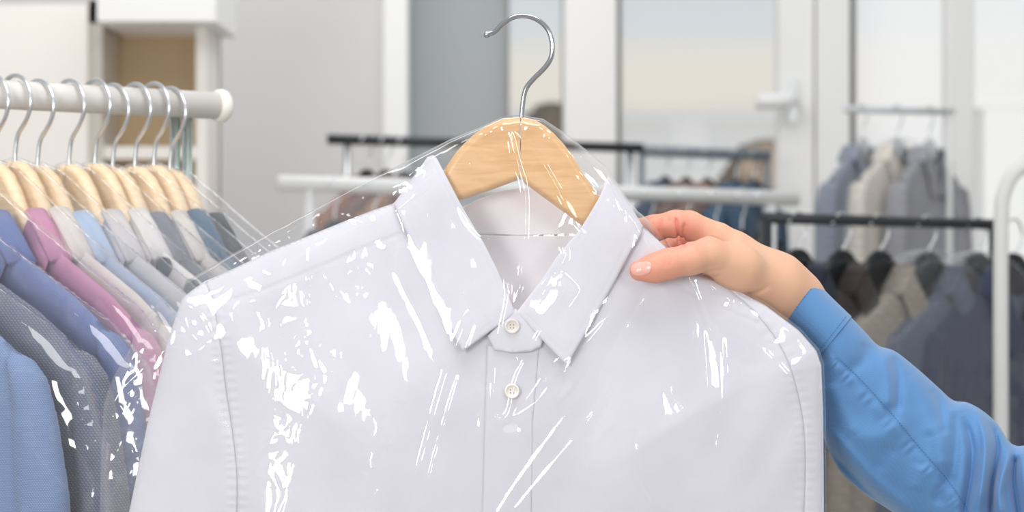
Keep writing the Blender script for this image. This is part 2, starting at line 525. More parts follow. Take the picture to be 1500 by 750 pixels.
# ------------------------------------------------------------------ clear bag over the white shirt
BAG = [(145, 1430), (146, 900), (146, 750), (148, 660), (152, 590), (166, 552), (186, 520), (200, 487), (218, 458), (242, 435), (270, 414), (330, 378),
       (396, 341), (453, 311), (500, 286), (560, 254), (612, 228), (660, 204), (700, 187), (735, 171), (763, 168.5), (795, 174), (830, 196),
       (862, 222), (888, 244), (905, 270), (920, 292), (934, 309), (955, 326), (978, 356), (1022, 396), (1075, 419), (1124, 444), (1173, 481), (1200, 511),
       (1207, 533), (1210, 600), (1211, 750), (1212, 1000), (1212, 1430)]
_st = 5.0
_gx = np.arange(100, 1261, _st); _gy = np.arange(130, 1441, _st)
_GX, _GY = np.meshgrid(_gx, _gy)
def _base_field():
    A, B = _GX.ravel(), _GY.ravel()
    g = np.minimum(G0(A, B), D0 - .003 * rnd(np.maximum(sdist(A, B, BAG), 0), 60))
    for poly in (LEAF_L, LEAF_R):
        m = inside(A, B, poly)
        g = np.where(m, np.minimum(g, Gc(A, B) - .0095), g)
    m = inside(A, B, ARM_L) | inside(A, B, ARM_R)
    g = np.where(m, np.minimum(g, D0 - .0155), g)
    g = g.reshape(_GX.shape)
    # the film spans hollows: local minimum, then blur
    def sh(a, k, ax, f):
        p = np.pad(a, [(k, k) if i == ax else (0, 0) for i in (0, 1)], mode='edge')
        n = a.shape[ax]
        return f([np.take(p, np.arange(j, j + n), axis=ax) for j in range(2 * k + 1)])
    for ax in (0, 1): g = sh(g, 4, ax, lambda l: np.min(l, 0))
    for _ in range(2):
        for ax in (0, 1): g = sh(g, 2, ax, lambda l: np.mean(l, 0))
    return g - .0022
_BF = _base_field()
def bag_base(A, B):
    x = np.clip((A - _gx[0]) / _st, 0, len(_gx) - 1.001); y = np.clip((B - _gy[0]) / _st, 0, len(_gy) - 1.001)
    i, j = x.astype(int), y.astype(int); fx, fy = x - i, y - j
    return (_BF[j, i] * (1 - fx) * (1 - fy) + _BF[j, i + 1] * fx * (1 - fy) + _BF[j + 1, i] * (1 - fx) * fy + _BF[j + 1, i + 1] * fx * fy)

RIDGES = [  # polyline in the bag's plane, width, height (mm)
    ([(747, 186), (751, 212), (758, 240), (768, 275), (769, 330), (764, 400), (753, 452)], 3.2, 2.0),
    ([(752, 187), (772, 212), (795, 240), (830, 300), (858, 347)], 3.2, 1.8),
    ([(797, 196), (818, 214), (842, 243), (886, 292)], 4.0, 2.0),
    ([(740, 388), (745, 430), (738, 470), (728, 512)], 3.0, 1.5),
    ([(754, 470), (750, 505), (756, 535), (764, 505), (760, 470)], 2.6, 1.0),
    ([(728, 515), (725, 560), (724, 610), (745, 606), (758, 552), (790, 490), (802, 470)], 3.0, 1.6),
    ([(690, 458), (672, 498), (652, 556), (628, 640), (600, 745)], 4.5, 2.2),
    ([(702, 468), (680, 530), (655, 610), (630, 700), (618, 760)], 3.0, 1.3),
    ([(905, 450), (862, 500), (832, 530), (826, 560)], 3.0, 1.4),
    ([(836, 520), (812, 545), (780, 590), (745, 620)], 7.0, 2.2),
    ([(905, 560), (845, 640), (790, 705), (745, 760)], 4.0, 1.0),
    ([(860, 570), (800, 650), (750, 720), (720, 770)], 4.0, 1.0),
    ([(1058, 500), (1060, 560), (1058, 612), (1043, 695)], 2.6, 1.3),
    ([(1030, 480), (1036, 560), (1037, 640), (1040, 690)], 2.8, .8),
    ([(935, 640), (935, 705), (950, 735), (960, 760)], 3.5, 1.4),
    ([(704, 600), (700, 690), (690, 740)], 3.0, 1.0),
    ([(453, 305), (454, 360), (451, 430), (449, 480)], 2.6, 1.2),
    ([(268, 444), (292, 462), (308, 497), (285, 494), (266, 452)], 3.2, 1.6),
    ([(155, 604), (190, 560), (236, 510)], 4.0, 2.4),
    ([(160, 632), (190, 595), (222, 552)], 3.0, 1.2),
    ([(170, 690), (200, 640), (180, 600), (165, 585)], 3.0, 1.2),
    ([(560, 262), (600, 244), (632, 232), (655, 214)], 3.5, 1.6),
    ([(480, 312), (508, 318), (532, 326), (545, 342)], 3.0, 1.5),
    ([(560, 320), (590, 300), (640, 262)], 3.0, 1.2),
    ([(575, 300), (590, 335), (592, 372)], 3.0, 1.0),
    ([(410, 345), (440, 325), (470, 312)], 5.0, 2.0),
    ([(585, 262), (610, 248), (628, 246)], 6, 1.6), ([(560, 282), (590, 268), (606, 272)], 6, 1.6), ([(520, 300), (545, 282), (580, 272)], 5, 1.5), ([(600, 290), (618, 262), (640, 236)], 5, 1.5),
    ([(330, 390), (380, 362), (405, 345)], 3.0, 1.5),
    ([(672, 300), (690, 330), (705, 345), (718, 350)], 3.0, 1.4),
    ([(820, 352), (828, 374), (812, 400), (790, 440)], 4.0, 1.6),
    ([(845, 560), (850, 535)], 3.0, 1.0),
    ([(893, 250), (910, 285), (932, 330), (952, 370)], 3.2, 1.8),
    ([(880, 240), (900, 280), (915, 318)], 3.0, 1.4),
    ([(940, 318), (956, 330), (957, 350)], 2.6, 1.0),
    ([(1040, 420), (1068, 440), (1062, 452)], 3.0, 1.2),
    ([(985, 372), (1015, 420), (1036, 480)], 4.0, 1.0),
    ([(1100, 500), (1160, 560), (1185, 640)], 5.0, .8),
    ([(1195, 540), (1185, 640), (1200, 740)], 4.0, .9),
    ([(1150, 760), (1140, 700), (1165, 620)], 5.0, .9),
]
PATCH = [(378, 452), (392, 420), (440, 402), (470, 385), (520, 350), (560, 335), (588, 352), (560, 400), (540, 450), (535, 492), (505, 540),
         (480, 590), (455, 650), (440, 700), (425, 790), (372, 790), (376, 700), (384, 620), (376, 520)]
PATCH2 = [(545, 610), (562, 612), (572, 650), (572, 700), (566, 780), (535, 780), (530, 700), (538, 650)]
_r = np.random.RandomState(5)
FREE_RIDGES = []
for _ in range(46):
    x, y = _r.uniform(150, 250), _r.uniform(440, 760)
    a, l = _r.choice([-.9, -.7, .35, 1.2]) + _r.uniform(-.25, .25), _r.uniform(25, 90)
    FREE_RIDGES.append(([(x, y), (x + l * math.cos(a) * .5, y + l * math.sin(a) * .5 + _r.uniform(-4, 4)), (x + l * math.cos(a), y + l * math.sin(a))], _r.uniform(3, 6), _r.uniform(.4, 1.1)))
for _ in range(46):
    t = _r.uniform(0, 1)
    x, y = 290 + t * 360, 400 - t * 178 + _r.uniform(-6, 22)
    a, l = -.46 + _r.uniform(-.5, .5), _r.uniform(20, 80)
    FREE_RIDGES.append(([(x, y), (x + l * math.cos(a), y + l * math.sin(a))], _r.uniform(3, 6), _r.uniform(.3, .9)))
RIMS = [[(151, 750), (153, 662), (157, 594), (171, 555), (191, 523), (205, 490), (223, 461), (246, 439), (273, 419), (332, 383), (398, 346), (455, 316), (502, 291), (562, 259), (614, 233), (662, 209), (702, 192)],
        [(830, 202), (858, 226), (884, 248), (901, 273), (917, 296), (931, 313)]]
PATCH3 = [(772, 446), (790, 418), (822, 408), (838, 424), (822, 448), (796, 478), (780, 474)]
PATCH4 = [(744, 628), (776, 594), (812, 542), (838, 532), (832, 566), (794, 612), (764, 634)]
def bag_relief(A, B):
    h = np.zeros(A.shape)
    for P, w, k in RIDGES:
        h += ridge(A, B, P, w * 1.25, k * .00055) if P[0][0] < 690 else ridge(A, B, P, w, k * .0010)
    # crumpled patch on the chest, with its own facets
    for poly, s in ((PATCH, 1.0), (PATCH2, .8)):
        sd = sdist(A, B, poly)
        m = sm(-14, 16, sd)
        h += m * s * (.0007 * crinkle(A / 34 + .12 * B / 40 + .5 * pnoise(A / 50, B / 70, 23), B / 84, 21, 4) + .0014 + .06 * (B - 560) / 1960 * s)
    for poly, ca in ((PATCH3, 790), (PATCH4, 780)):
        m = sm(-10, 12, sdist(A, B, poly))
        h += m * (.00035 * crinkle(A / 36, B / 70, 27) + .0020 + .33 * (A - ca) / 1960)
    d = np.maximum(sdist(A, B, BAG), 0)
    # free film left of the sleeve and above the shoulder crumples more
    sl = sdist(A, B, UNION)
    fr = sm(8, -20, sl) * sm(0, 14, d)
    h += fr * .0012 * crinkle(A / 46, B / 80 + A / 120, 33)
    h += (1 - fr) * sm(350, 440, A) * .00022 * crinkle(A / 60, B / 90, 35)
    h += sm(6, -4, -sl) * sm(105, 60, sl) * (sm(470, 400, A) + .6 * sm(1020, 1080, A)) * sm(560, 500, B) * .0016 * crinkle(A / 84 + B / 160, B / 100 - A / 200, 38, 2)
    for P, w, k in FREE_RIDGES:
        h += fr * ridge(A, B, P, w, k * .001, False)
    for seg in RIMS:
        h += ridge(A, B, seg, 3.2, .0007)
    # long soft drapes elsewhere
    h += .0012 * pnoise((A - .55 * B) / 90, (B + .3 * A) / 420, 41) * sm(0, 60, d)
    return h * sm(0, 8, d)
def bag_front(A, B, d):
    return np.where(d <= 0, D0, bag_base(A, B) * 1.0 - bag_relief(A, B)) * 1.0 if False else (
        D0 + (bag_base(A, B) - D0) * rnd(d, 14) - bag_relief(A, B))
def bag_back(A, B, d):
    return D0 + (.006 + .014 * sm(0, 300, d)) * rnd(d, 14) + .0010 * crinkle(A / 70, B / 90, 51) * sm(0, 14, d) \
        + .014 * sm(0, 60, d) * np.exp(-((A - 763) / 150) ** 2) * np.exp(-((B - 300) / 120) ** 2)
o = mk('garment_bag', *sheet(BAG, 2.2, bag_front, bag_back, Wn, 790, 16), M_BAG)
tag(o, 'clear plastic bag pulled over the held white shirt, wrinkled and shiny', 'garment bag')


# ------------------------------------------------------------------ the hand and arm holding the shoulder
def surface_nets(f, org, h):
    s = f < 0
    nx, ny, nz = f.shape
    crn = [(i, j, k) for i in (0, 1) for j in (0, 1) for k in (0, 1)]
    cnt = sum(s[i:nx - 1 + i, j:ny - 1 + j, k:nz - 1 + k].astype(int) for i, j, k in crn)
    act = (cnt > 0) & (cnt < 8)
    idx = -np.ones(act.shape, int); idx[act] = np.arange(act.sum())
    ax, ay, az = np.where(act)
    acc = np.zeros((len(ax), 3)); num = np.zeros(len(ax))
    for a in range(8):
        for b in range(a + 1, 8):
            p, q = crn[a], crn[b]
            if sum(abs(p[i] - q[i]) for i in range(3)) != 1: continue
            fa = f[ax + p[0], ay + p[1], az + p[2]]; fb = f[ax + q[0], ay + q[1], az + q[2]]
            m = (fa < 0) != (fb < 0)
            t = np.where(m, fa / np.where(m, fa - fb, 1), 0)
            for i in range(3):
                acc[:, i] += np.where(m, p[i] + t * (q[i] - p[i]), 0)
            num += m
    V = np.stack([ax, ay, az], 1) + acc / num[:, None]
    V = V * h + org
    faces = []
    for d in range(3):
        u, v = (d + 1) % 3, (d + 2) % 3
        sl0 = [slice(1, n - 1) for n in f.shape]; sl1 = list(sl0)
        sl0[d] = slice(0, f.shape[d] - 1); sl1[d] = slice(1, f.shape[d])
        a, b = s[tuple(sl0)], s[tuple(sl1)]
        for flip, mask in ((0, a & ~b), (1, ~a & b)):
            c = list(np.where(mask))
            for i in range(3):
                if i != d: c[i] = c[i] + 1
            def at(du, dv):
                e = [c[0], c[1], c[2]]
                e[u] = e[u] - du; e[v] = e[v] - dv
                return idx[e[0], e[1], e[2]]
            q = np.stack([at(1, 1), at(0, 1), at(0, 0), at(1, 0)], 1)
            if flip: q = q[:, ::-1]
            faces += q[(q >= 0).all(1)].tolist()
    return V, faces

def smin(a, b, k):
    h = np.clip(.5 + .5 * (b - a) / k, 0, 1)
    return b * (1 - h) + a * h - k * h * (1 - h)

def cone(P, a, b, ra, rb):
    ab = b - a
    t = np.clip(((P - a) @ ab) / (ab @ ab), 0, 1)
    return np.linalg.norm(P - (a + t[..., None] * ab), axis=-1) - (ra + t * (rb - ra))

mm = .001
def chain(P, pts, k=.004):
    r = None
    for (p0, r0), (p1, r1) in zip(pts[:-1], pts[1:]):
        c = cone(P, W(*p0), W(*p1), r0 * mm, r1 * mm)
        r = c if r is None else smin(r, c, k)
    return r

THUMB = [((1082, 392, 1.502), 16.5), ((1038, 374, 1.488), 12.6), ((1012, 379, 1.478), 11.2), ((978, 387, 1.4735), 10.6), ((958, 393, 1.4715), 9.9), ((937, 396.5, 1.4715), 7.6)]
FINGERS = [
    [((1080, 366, 1.532), 11.5), ((1052, 350, 1.530), 12.0), ((1010, 330, 1.524), 10.6), ((990, 328, 1.520), 10.2), ((957, 333, 1.522), 9.0), ((938, 334, 1.528), 7.8)],
    [((1075, 372, 1.548), 11.5), ((1015, 352, 1.551), 10.4), ((972, 372, 1.546), 9.4), ((948, 392, 1.534), 8.2)],
    [((1080, 384, 1.564), 11), ((1030, 374, 1.570), 9.8), ((992, 396, 1.561), 8.8), ((972, 414, 1.546), 7.6)],
    [((1092, 402, 1.576), 10), ((1055, 402, 1.582), 8.6), ((1026, 420, 1.573), 7.8), ((1012, 436, 1.560), 6.8)],
]
CREASES = [([(990, 318), (993, 338), (996, 360)], 2.2, 2.6), ([(1003, 326), (1001, 345), (1003, 362)], 2.0, 1.6), ([(968, 318), (966, 344)], 2.0, .9),
           ([(980, 324), (978, 316)], 2, .4),
           ([(971, 374), (975, 383), (973, 392)], 1.8, .45), ([(978, 372), (982, 382), (980, 391)], 1.8, .45), ([(966, 376), (969, 384)], 1.6, .3),
           ([(1008, 402), (1035, 392), (1052, 389)], 2.6, .5), ([(1020, 404), (1046, 396), (1062, 395)], 2.4, .5), ([(1030, 412), (1060, 402)], 2.4, .35),
           ([(1092, 432), (1112, 428), (1128, 417)], 3.2, .9), ([(1030, 352), (1042, 345), (1055, 348)], 3.0, -.5)]
def hand_sdf(P):
    th = chain(P, THUMB, .005)
    fg = None
    for pts in FINGERS:
        c = chain(P, pts, .003)
        fg = c if fg is None else smin(fg, c, .0025)
    palm = cone(P, W(1138, 410, 1.535), W(1078, 366, 1.530), .0185, .0135)
    palm = smin(palm, cone(P, W(1140, 414, 1.545), W(1072, 374, 1.548), .0175, .0125), .008)
    palm = smin(palm, cone(P, W(1142, 418, 1.555), W(1080, 386, 1.564), .0165, .012), .008)
    palm = smin(palm, cone(P, W(1142, 424, 1.562), W(1092, 404, 1.576), .015, .011), .008)
    palm = smin(palm, cone(P, W(1138, 424, 1.528), W(1075, 390, 1.504), .0175, .0165), .012)
    fore = chain(P, [((1136, 415, 1.540), 19.5), ((1170, 438, 1.546), 17.6), ((1197, 474, 1.551), 16.2), ((1224, 522, 1.557), 16.5), ((1262, 580, 1.563), 19), ((1290, 612, 1.567), 20)], .01)
    fore = smin(fore, cone(P, W(1172, 440, 1.558), W(1226, 520, 1.566), .016, .016), .012)
    palm = smin(palm, fore, .016)
    body = smin(palm, th, .009)
    body = smin(body, fg, .006)
    A = P[..., 0] / P[..., 1] * F + CX
    B = CY - (P[..., 2] - CAMZ) / P[..., 1] * F
    g = np.zeros(A.shape)
    for line, w, h in CREASES:
        g += ridge(A, B, line, w, h * mm)
    return body + g
_h = .0010
_lo = np.array([.078, 1.452, CAMZ - .118]); _hi = np.array([.315, 1.618, CAMZ + .052])
_n = np.ceil((_hi - _lo) / _h).astype(int)
_X = [(_lo[i] + _h * np.arange(_n[i])) for i in range(3)]
_fld = np.empty(tuple(_n))
for i in range(0, _n[0], 20):
    Pg = np.stack(np.meshgrid(_X[0][i:i + 20], _X[1], _X[2], indexing='ij'), -1)
    _fld[i:i + 20] = hand_sdf(Pg)
HV, HF = surface_nets(_fld, _lo, _h)

def skin():
    m, nt, p = newmat('skin')
    N = nt.nodes.new; L = nt.links.new
    at = N('ShaderNodeAttribute'); at.attribute_name = 'flush'
    tc = N('ShaderNodeTexCoord'); nz = N('ShaderNodeTexNoise'); nz.inputs['Scale'].default_value = 55; nz.inputs['Detail'].default_value = 5
    L(tc.outputs['Object'], nz.inputs['Vector'])
    mx = N('ShaderNodeMix'); mx.data_type = 'RGBA'
    mx.inputs[6].default_value = srgb(217, 172, 143); mx.inputs[7].default_value = srgb(220, 142, 122)
    ad = N('ShaderNodeMath'); ad.operation = 'MULTIPLY_ADD'; ad.inputs[1].default_value = .35; ad.use_clamp = True
    sb = N('ShaderNodeMath'); sb.operation = 'ADD'; sb.inputs[1].default_value = -.17
    L(nz.outputs['Fac'], ad.inputs[0]); L(at.outputs['Fac'], sb.inputs[0]); L(sb.outputs[0], ad.inputs[2])
    L(ad.outputs[0], mx.inputs['Factor']); L(mx.outputs[2], p.inputs['Base Color'])
    vo = N('ShaderNodeTexVoronoi'); vo.inputs['Scale'].default_value = 900
    L(tc.outputs['Object'], vo.inputs['Vector'])
    bp = N('ShaderNodeBump'); bp.inputs['Strength'].default_value = .12; bp.inputs['Distance'].default_value = .0004
    L(vo.outputs['Distance'], bp.inputs['Height']); L(bp.outputs['Normal'], p.inputs['Normal'])
    p.inputs['Roughness'].default_value = .5
    p.inputs['Specular IOR Level'].default_value = .35
    p.inputs['Subsurface Weight'].default_value = .12
    p.inputs['Subsurface Radius'].default_value = (.006, .0025, .0015)
    p.inputs['Subsurface Scale'].default_value = 1.0
    return m
M_SKIN = skin()
me = mesh_from('person', HV, HF)
fa = HV[:, 0] / HV[:, 1] * F + CX; fb = CY - (HV[:, 2] - CAMZ) / HV[:, 1] * F
flush = np.clip(sm(1075, 930, fa) * .8 + .5 * np.exp(-((fa - 1000) / 30) ** 2 - ((fb - 340) / 26) ** 2) + .2 * np.exp(-((fa - 1060) / 30) ** 2 - ((fb - 355) / 20) ** 2), 0, 1)
for line, w, h in CREASES:
    if h > 0 and line[0][0] < 1005: flush = np.clip(flush + (.9 if h > .6 else .3) * ridge(fa, fb, line, w * 1.3, min(1, h)), 0, 1)
at = me.attributes.new('flush', 'FLOAT', 'POINT'); at.data.foreach_set('value', flush.astype(np.float32))
person = obj('person', me, M_SKIN)
tag(person, 'person reaching in from the right in a light blue sleeve, thumb gripping the shirt shoulder', 'person')
ms = person.modifiers.new('soften', 'SMOOTH'); ms.factor = .5; ms.iterations = 2

def skin_depth(A, B):
    lo = np.full(A.shape, 1.45); hit = np.zeros(A.shape, bool)
    d = lo.copy()
    for _ in range(60):
        v = hand_sdf(np.stack([(A - CX) / F * d, d, CAMZ + (CY - B) / F * d], -1))
        d = np.where(v > .00005, d + np.maximum(v, .00005) * .8, d)
    return d
NAIL = cr([(924, 392), (929, 386.5), (939, 383.5), (950, 383.5), (954.5, 388), (954, 396), (949, 401.5), (938, 404.5), (929, 403.5), (924.5, 399)], 4, True)
M_NAIL = paint('nail', srgb(232, 172, 158), rough=.22, spec=.5, var=.03, scale=80)
mk('thumb_nail', *sheet(NAIL, 1.2, lambda A, B, d: skin_depth(A, B) - .0001 - .0005 * rnd(d, 4), lambda A, B, d: skin_depth(A, B) + .0008, Wn), M_NAIL, person)

# sleeve: rings between its upper and lower outline
TS = np.array([(1190, 408), (1217, 436), (1246, 464), (1268, 487), (1287, 506), (1312, 515), (1345, 541), (1374, 567), (1396, 586), (1418, 590), (1440, 602), (1462, 622), (1477, 645), (1490, 653), (1520, 655), (1560, 690), (1640, 760)], float)
BS = np.array([(1146, 463), (1172, 494), (1196, 526), (1194, 560), (1194, 600), (1206, 640), (1226, 684), (1252, 712), (1276, 730), (1304, 748), (1330, 768), (1360, 792), (1390, 820), (1410, 850), (1420, 890), (1440, 950), (1500, 1050)], float)
DS = np.array([1.548, 1.550, 1.553, 1.556, 1.560, 1.563, 1.567, 1.570, 1.572, 1.573, 1.574, 1.575, 1.576, 1.577, 1.578, 1.58, 1.60])
HS = np.array([.028, .030, .033, .036, .038, .040, .043, .044, .045, .046, .047, .048, .048, .049, .05, .052, .055])
M_BLUE = cloth('blue_sateen', srgb(93, 139, 189), weave=4200, contrast=.03, bump=.05, rough=.62, sheen=.3)
M_STITCH = paint('blue_thread', srgb(78, 122, 172), rough=.9)
SLEEVE_RIDGES = [  # folds pushed out (+) or in (-), mm
    ([(1422, 590), (1436, 612), (1444, 650), (1440, 700), (1428, 770)], 7, 8.0), ([(1410, 606), (1424, 660), (1418, 720), (1408, 770)], 6, -6.0),
    ([(1452, 616), (1461, 656), (1453, 716), (1450, 780)], 5, -8.0),
    ([(1464, 626), (1478, 660), (1468, 700), (1464, 730), (1474, 780)], 7, 8.0), ([(1488, 664), (1486, 710), (1496, 770)], 6, -9.0),
    ([(1497, 655), (1502, 700), (1512, 770)], 8, 7), ([(1398, 600), (1400, 650), (1392, 720)], 8, -3.0),
    ([(1392, 586), (1378, 640), (1380, 690)], 12, 3.4), ([(1366, 566), (1380, 600), (1384, 640)], 7, -3.6), ([(1310, 518), (1316, 560), (1314, 606)], 7, -3.0),
    ([(1296, 512), (1302, 560), (1301, 600)], 9, 3.0), ([(1340, 545), (1358, 590), (1365, 640)], 12, 2.6),
    ([(1204, 652), (1236, 684), (1272, 722), (1330, 776)], 6, -9.0), ([(1210, 626), (1246, 664), (1290, 712), (1340, 756)], 9, 4.0),
    ([(1240, 640), (1290, 640), (1330, 615)], 16, 2.5), ([(1285, 690), (1305, 650)], 11, -2.2),
    ([(1216, 560), (1232, 600), (1250, 640)], 12, 1.8), ([(1270, 500), (1262, 530), (1240, 545)], 10, -1.6), ([(1370, 740), (1390, 690)], 9, -3.0), ([(1340, 720), (1352, 680)], 12, 2.2),
]
SSEAM = cr([(1226, 527), (1256, 556), (1300, 604), (1340, 652), (1376, 694), (1402, 728), (1420, 760), (1450, 830)], 8)
def sleeve_rings(t0, t1, M, N, grow=0., relief=True):
    n = len(TS)
    def at(arr, t):
        a = cr(arr.reshape(n, -1), 20)
        i = np.clip(t, 0, n - 1) * 20
        k = np.minimum(i.astype(int), len(a) - 2); fr = (i - k)[:, None]
        return a[k] * (1 - fr) + a[k + 1] * fr
    t = np.linspace(t0, t1, M)
    T, B_, D, H = at(TS, t), at(BS, t), at(DS, t)[:, 0], at(HS, t)[:, 0]
    rings = []
    ang = np.linspace(0, 2 * np.pi, N, endpoint=False)
    for i in range(M):
        c, v = (T[i] + B_[i]) / 2, (T[i] - B_[i]) / 2
        L = np.linalg.norm(v); v = v * (1 + grow / (L / F * D[i]))
        ca, sa = np.cos(ang), np.sin(ang)
        A = c[0] + v[0] * ca; B = c[1] + v[1] * ca
        # squarish-round section
        s = np.sign(sa) * np.abs(sa) ** .85
        Dp = D[i] - (H[i] + grow) * s
        front = np.clip(s, 0, 1)
        if relief:
            g = np.zeros(N)
            for P, w, k in SLEEVE_RIDGES:
                g += ridge(A, B, P, w, k * 1.5 * mm)
            d, qx, qy, tt = seg_dist(A, B, SSEAM, False)
            side = np.sign((A - qx) * .66 + (B - qy) * -.75)       # + above the seam
            g += -.0009 * np.exp(-(d / 2.2) ** 2)
            g += .0012 * np.exp(-((d - 9) / 8) ** 2) * (side < 0) * (.5 + .5 * np.sin(tt * 2 * np.pi * 24 + 1.5 * np.sin(tt * 60)))
            g += .0012 * pnoise(A / 60, B / 90, 61) + .0006 * pnoise(A / 22, B / 30, 62)
            Dp = Dp - g * front
        rings.append(Wn(A, B, Dp))
    return np.array(rings)
cuff_end = 2.0
slv = mk('shirt_sleeve', *loft(sleeve_rings(cuff_end - .1, 16, 330, 150), True), M_BLUE, person)
# cuff: thicker, doubled cloth with an open end round the wrist
outer = sleeve_rings(0, cuff_end + .03, 46, 110, .0007, False)
inner = sleeve_rings(0, cuff_end, 12, 110, -.0010, False)[::-1]
lip = (outer[:1] + inner[-1:]) / 2 - (outer[1:2] - outer[:1]) * .6
R = np.concatenate([inner, lip, outer])
V, Fc = loft(R, False)
me = mesh_from('cuff', V - np.array(person.location), Fc)
cuff = obj('cuff', me, M_BLUE, slv)
cuff['label'] = 'plain turned cuff of the light blue sleeve'
# stitching of the cuff and along the sleeve placket
def dashes(line, gap=5.2, off=0., depth=None, r=.00022, t_in=0):
    P = np.array(line); L = np.concatenate([[0], np.cumsum(np.hypot(*np.diff(P, axis=0).T))])
    out = []
    s = gap
    while s < L[-1] - gap:
        a = np.array([np.interp(s, L, P[:, k]) for k in (0, 1)]); b = np.array([np.interp(s + gap * .62, L, P[:, k]) for k in (0, 1)])
        out.append((a, b)); s += gap
    return out
from mathutils.bvhtree import BVHTree
_bv = BVHTree.FromPolygons([Vector(v) for v in loft(sleeve_rings(cuff_end - .1, 12, 260, 150), False)[0]], loft(sleeve_rings(cuff_end - .1, 12, 260, 150), False)[1])
cam_o = Vector((0, 0, CAMZ))
def hit(bv, px, py):
    d = Vector(W(px, py, 1.0)) - cam_o
    h = bv.ray_cast(cam_o, d.normalized())
    return h[0], d.normalized()
st = []
off = np.array([2.6, -2.2])
for a, b in dashes(SSEAM + off, 4.6):
    (h1, d1), (h2, d2) = hit(_bv, *a), hit(_bv, *b)
    if h1 and h2 and (h1 - h2).length < .02:
        st.append(tube([np.array(h1 - d1 * .0002), np.array(h2 - d2 * .0002)], .00024, 5))
if st:
    V, Fc = join(st)
    obj('seam_stitching', mesh_from('seam_stitching', V, Fc), M_STITCH, slv)
_bc = BVHTree.FromPolygons([Vector(v) for v in V_] if False else [Vector(v) for v in loft(outer, False)[0]], loft(outer, False)[1])
for k in (1, 2):
    st = []
    f_ = (.10, .93)[k - 1]
    ring_line = [((1146 + (1190 - 1146) * q) * (1 - f_) + (1197 + (1246 - 1197) * q) * f_, (463 + (408 - 463) * q) * (1 - f_) + (526 + (464 - 526) * q) * f_) for q in np.linspace(.02, .98, 40)]
    for a, b in dashes(ring_line, 4.6):
        (h1, d1), (h2, d2) = hit(_bc, *a), hit(_bc, *b)
        if h1 and h2:
            st.append(tube([np.array(h1 - d1 * .0002), np.array(h2 - d2 * .0002)], .00022, 5))
    V, Fc = join(st)
    obj('cuff_stitching', mesh_from('cuff_stitching', V, Fc), M_STITCH, cuff)

# ------------------------------------------------------------------ garment templates (U units per metre, hanger top at the origin)
def Tn(A, B, D):
    return np.stack([A / U, D, -B / U], 1)
def mirror(pts):
    return [(-x, y) for x, y in reversed(pts)]
RT = [(112, 84), (200, 122), (330, 190), (420, 250), (443, 292), (436, 420), (442, 560), (452, 900), (458, 1420)]
TORSO = [(0, 250), (40, 190), (75, 120)] + RT + mirror(RT) + [(-75, 120), (-40, 190)]
def torso_d(t0, t1):
    def f(A, B, d):
        t = t0 * rnd(d, 45) + t1 * sm(0, 220, d) + .0012 * pnoise(A / 120, B / 300, 71) * sm(5, 60, d)
        yk = seg_dist(A, B, [(-455, 268), (-250, 196), (-120, 190)], False)[0]
        yk2 = seg_dist(A, B, [(455, 268), (250, 196), (120, 190)], False)[0]
        return -(t - .0008 * np.exp(-(yk / 3) ** 2) - .0008 * np.exp(-(yk2 / 3) ** 2))
    return f
def flip(f): return lambda A, B, d: -f(A, B, d)
ft = torso_d(.010, .006)
ME_TORSO = mesh_from('shirt_torso', *sheet(TORSO, 7, ft, flip(ft), Tn, 700, 40))
SLV = [(392, 238), (425, 250), (448, 276), (466, 330), (486, 430), (505, 700), (520, 1000), (530, 1250), (438, 1260), (428, 1000), (420, 700), (412, 460), (404, 320)]
fs = lambda A, B, d: -(.003 + .015 * rnd(d, 42) + .0015 * pnoise(A / 30, B / 160, 73) * sm(4, 40, d))
ME_SLV_R = mesh_from('shirt_sleeve', *sheet(SLV, 6, fs, flip(fs), Tn, 750, 40))
ME_SLV_L = mesh_from('shirt_sleeve', *sheet(mirror(SLV), 6, fs, flip(fs), Tn, 750, 40))
CL_R = [(128, 50), (88, 122), (53, 186), (20, 255), (8, 287), (40, 312), (84, 342), (110, 300), (150, 210), (190, 128), (176, 108), (150, 74)]
def leaf(s): return lambda A, B, d: s * (.010 + .006 * sm(40, 200, B) + .004 * rnd(d, 10))
def leafi(s): return lambda A, B, d: s * (.010 + .006 * sm(40, 200, B))
def collar_mesh():
    parts = []
    for pts in (CL_R, mirror(CL_R)):
        parts.append(sheet(pts, 6, leaf(-1), leafi(-1), Tn))
    back = [(-128, 50), (-60, 44), (60, 44), (128, 50), (160, 84), (196, 132), (120, 142), (0, 150), (-120, 142), (-196, 132), (-160, 84)]
    parts.append(sheet(back, 6, lambda A, B, d: .014 + .0 * A, lambda A, B, d: .014 + .005 * rnd(d, 12), Tn))
    # the roll between front and back at the neck sides
    for s in (-1, 1):
        P = [(s * x / U, 0, -y / U) for x, y in ((124, 48), (150, 76), (172, 104), (196, 134))]
        rings = []
        for i, p in enumerate(P):
            a = np.linspace(0, 2 * np.pi, 16, endpoint=False)
            rings.append(np.stack([p[0] + .0025 * np.cos(a) * s, p[1] + .0165 * np.sin(a), p[2] + .0035 * np.cos(a)], 1))
        parts.append(loft(rings, True))
    return mesh_from('collar', *join(parts))
ME_COLLAR = collar_mesh()
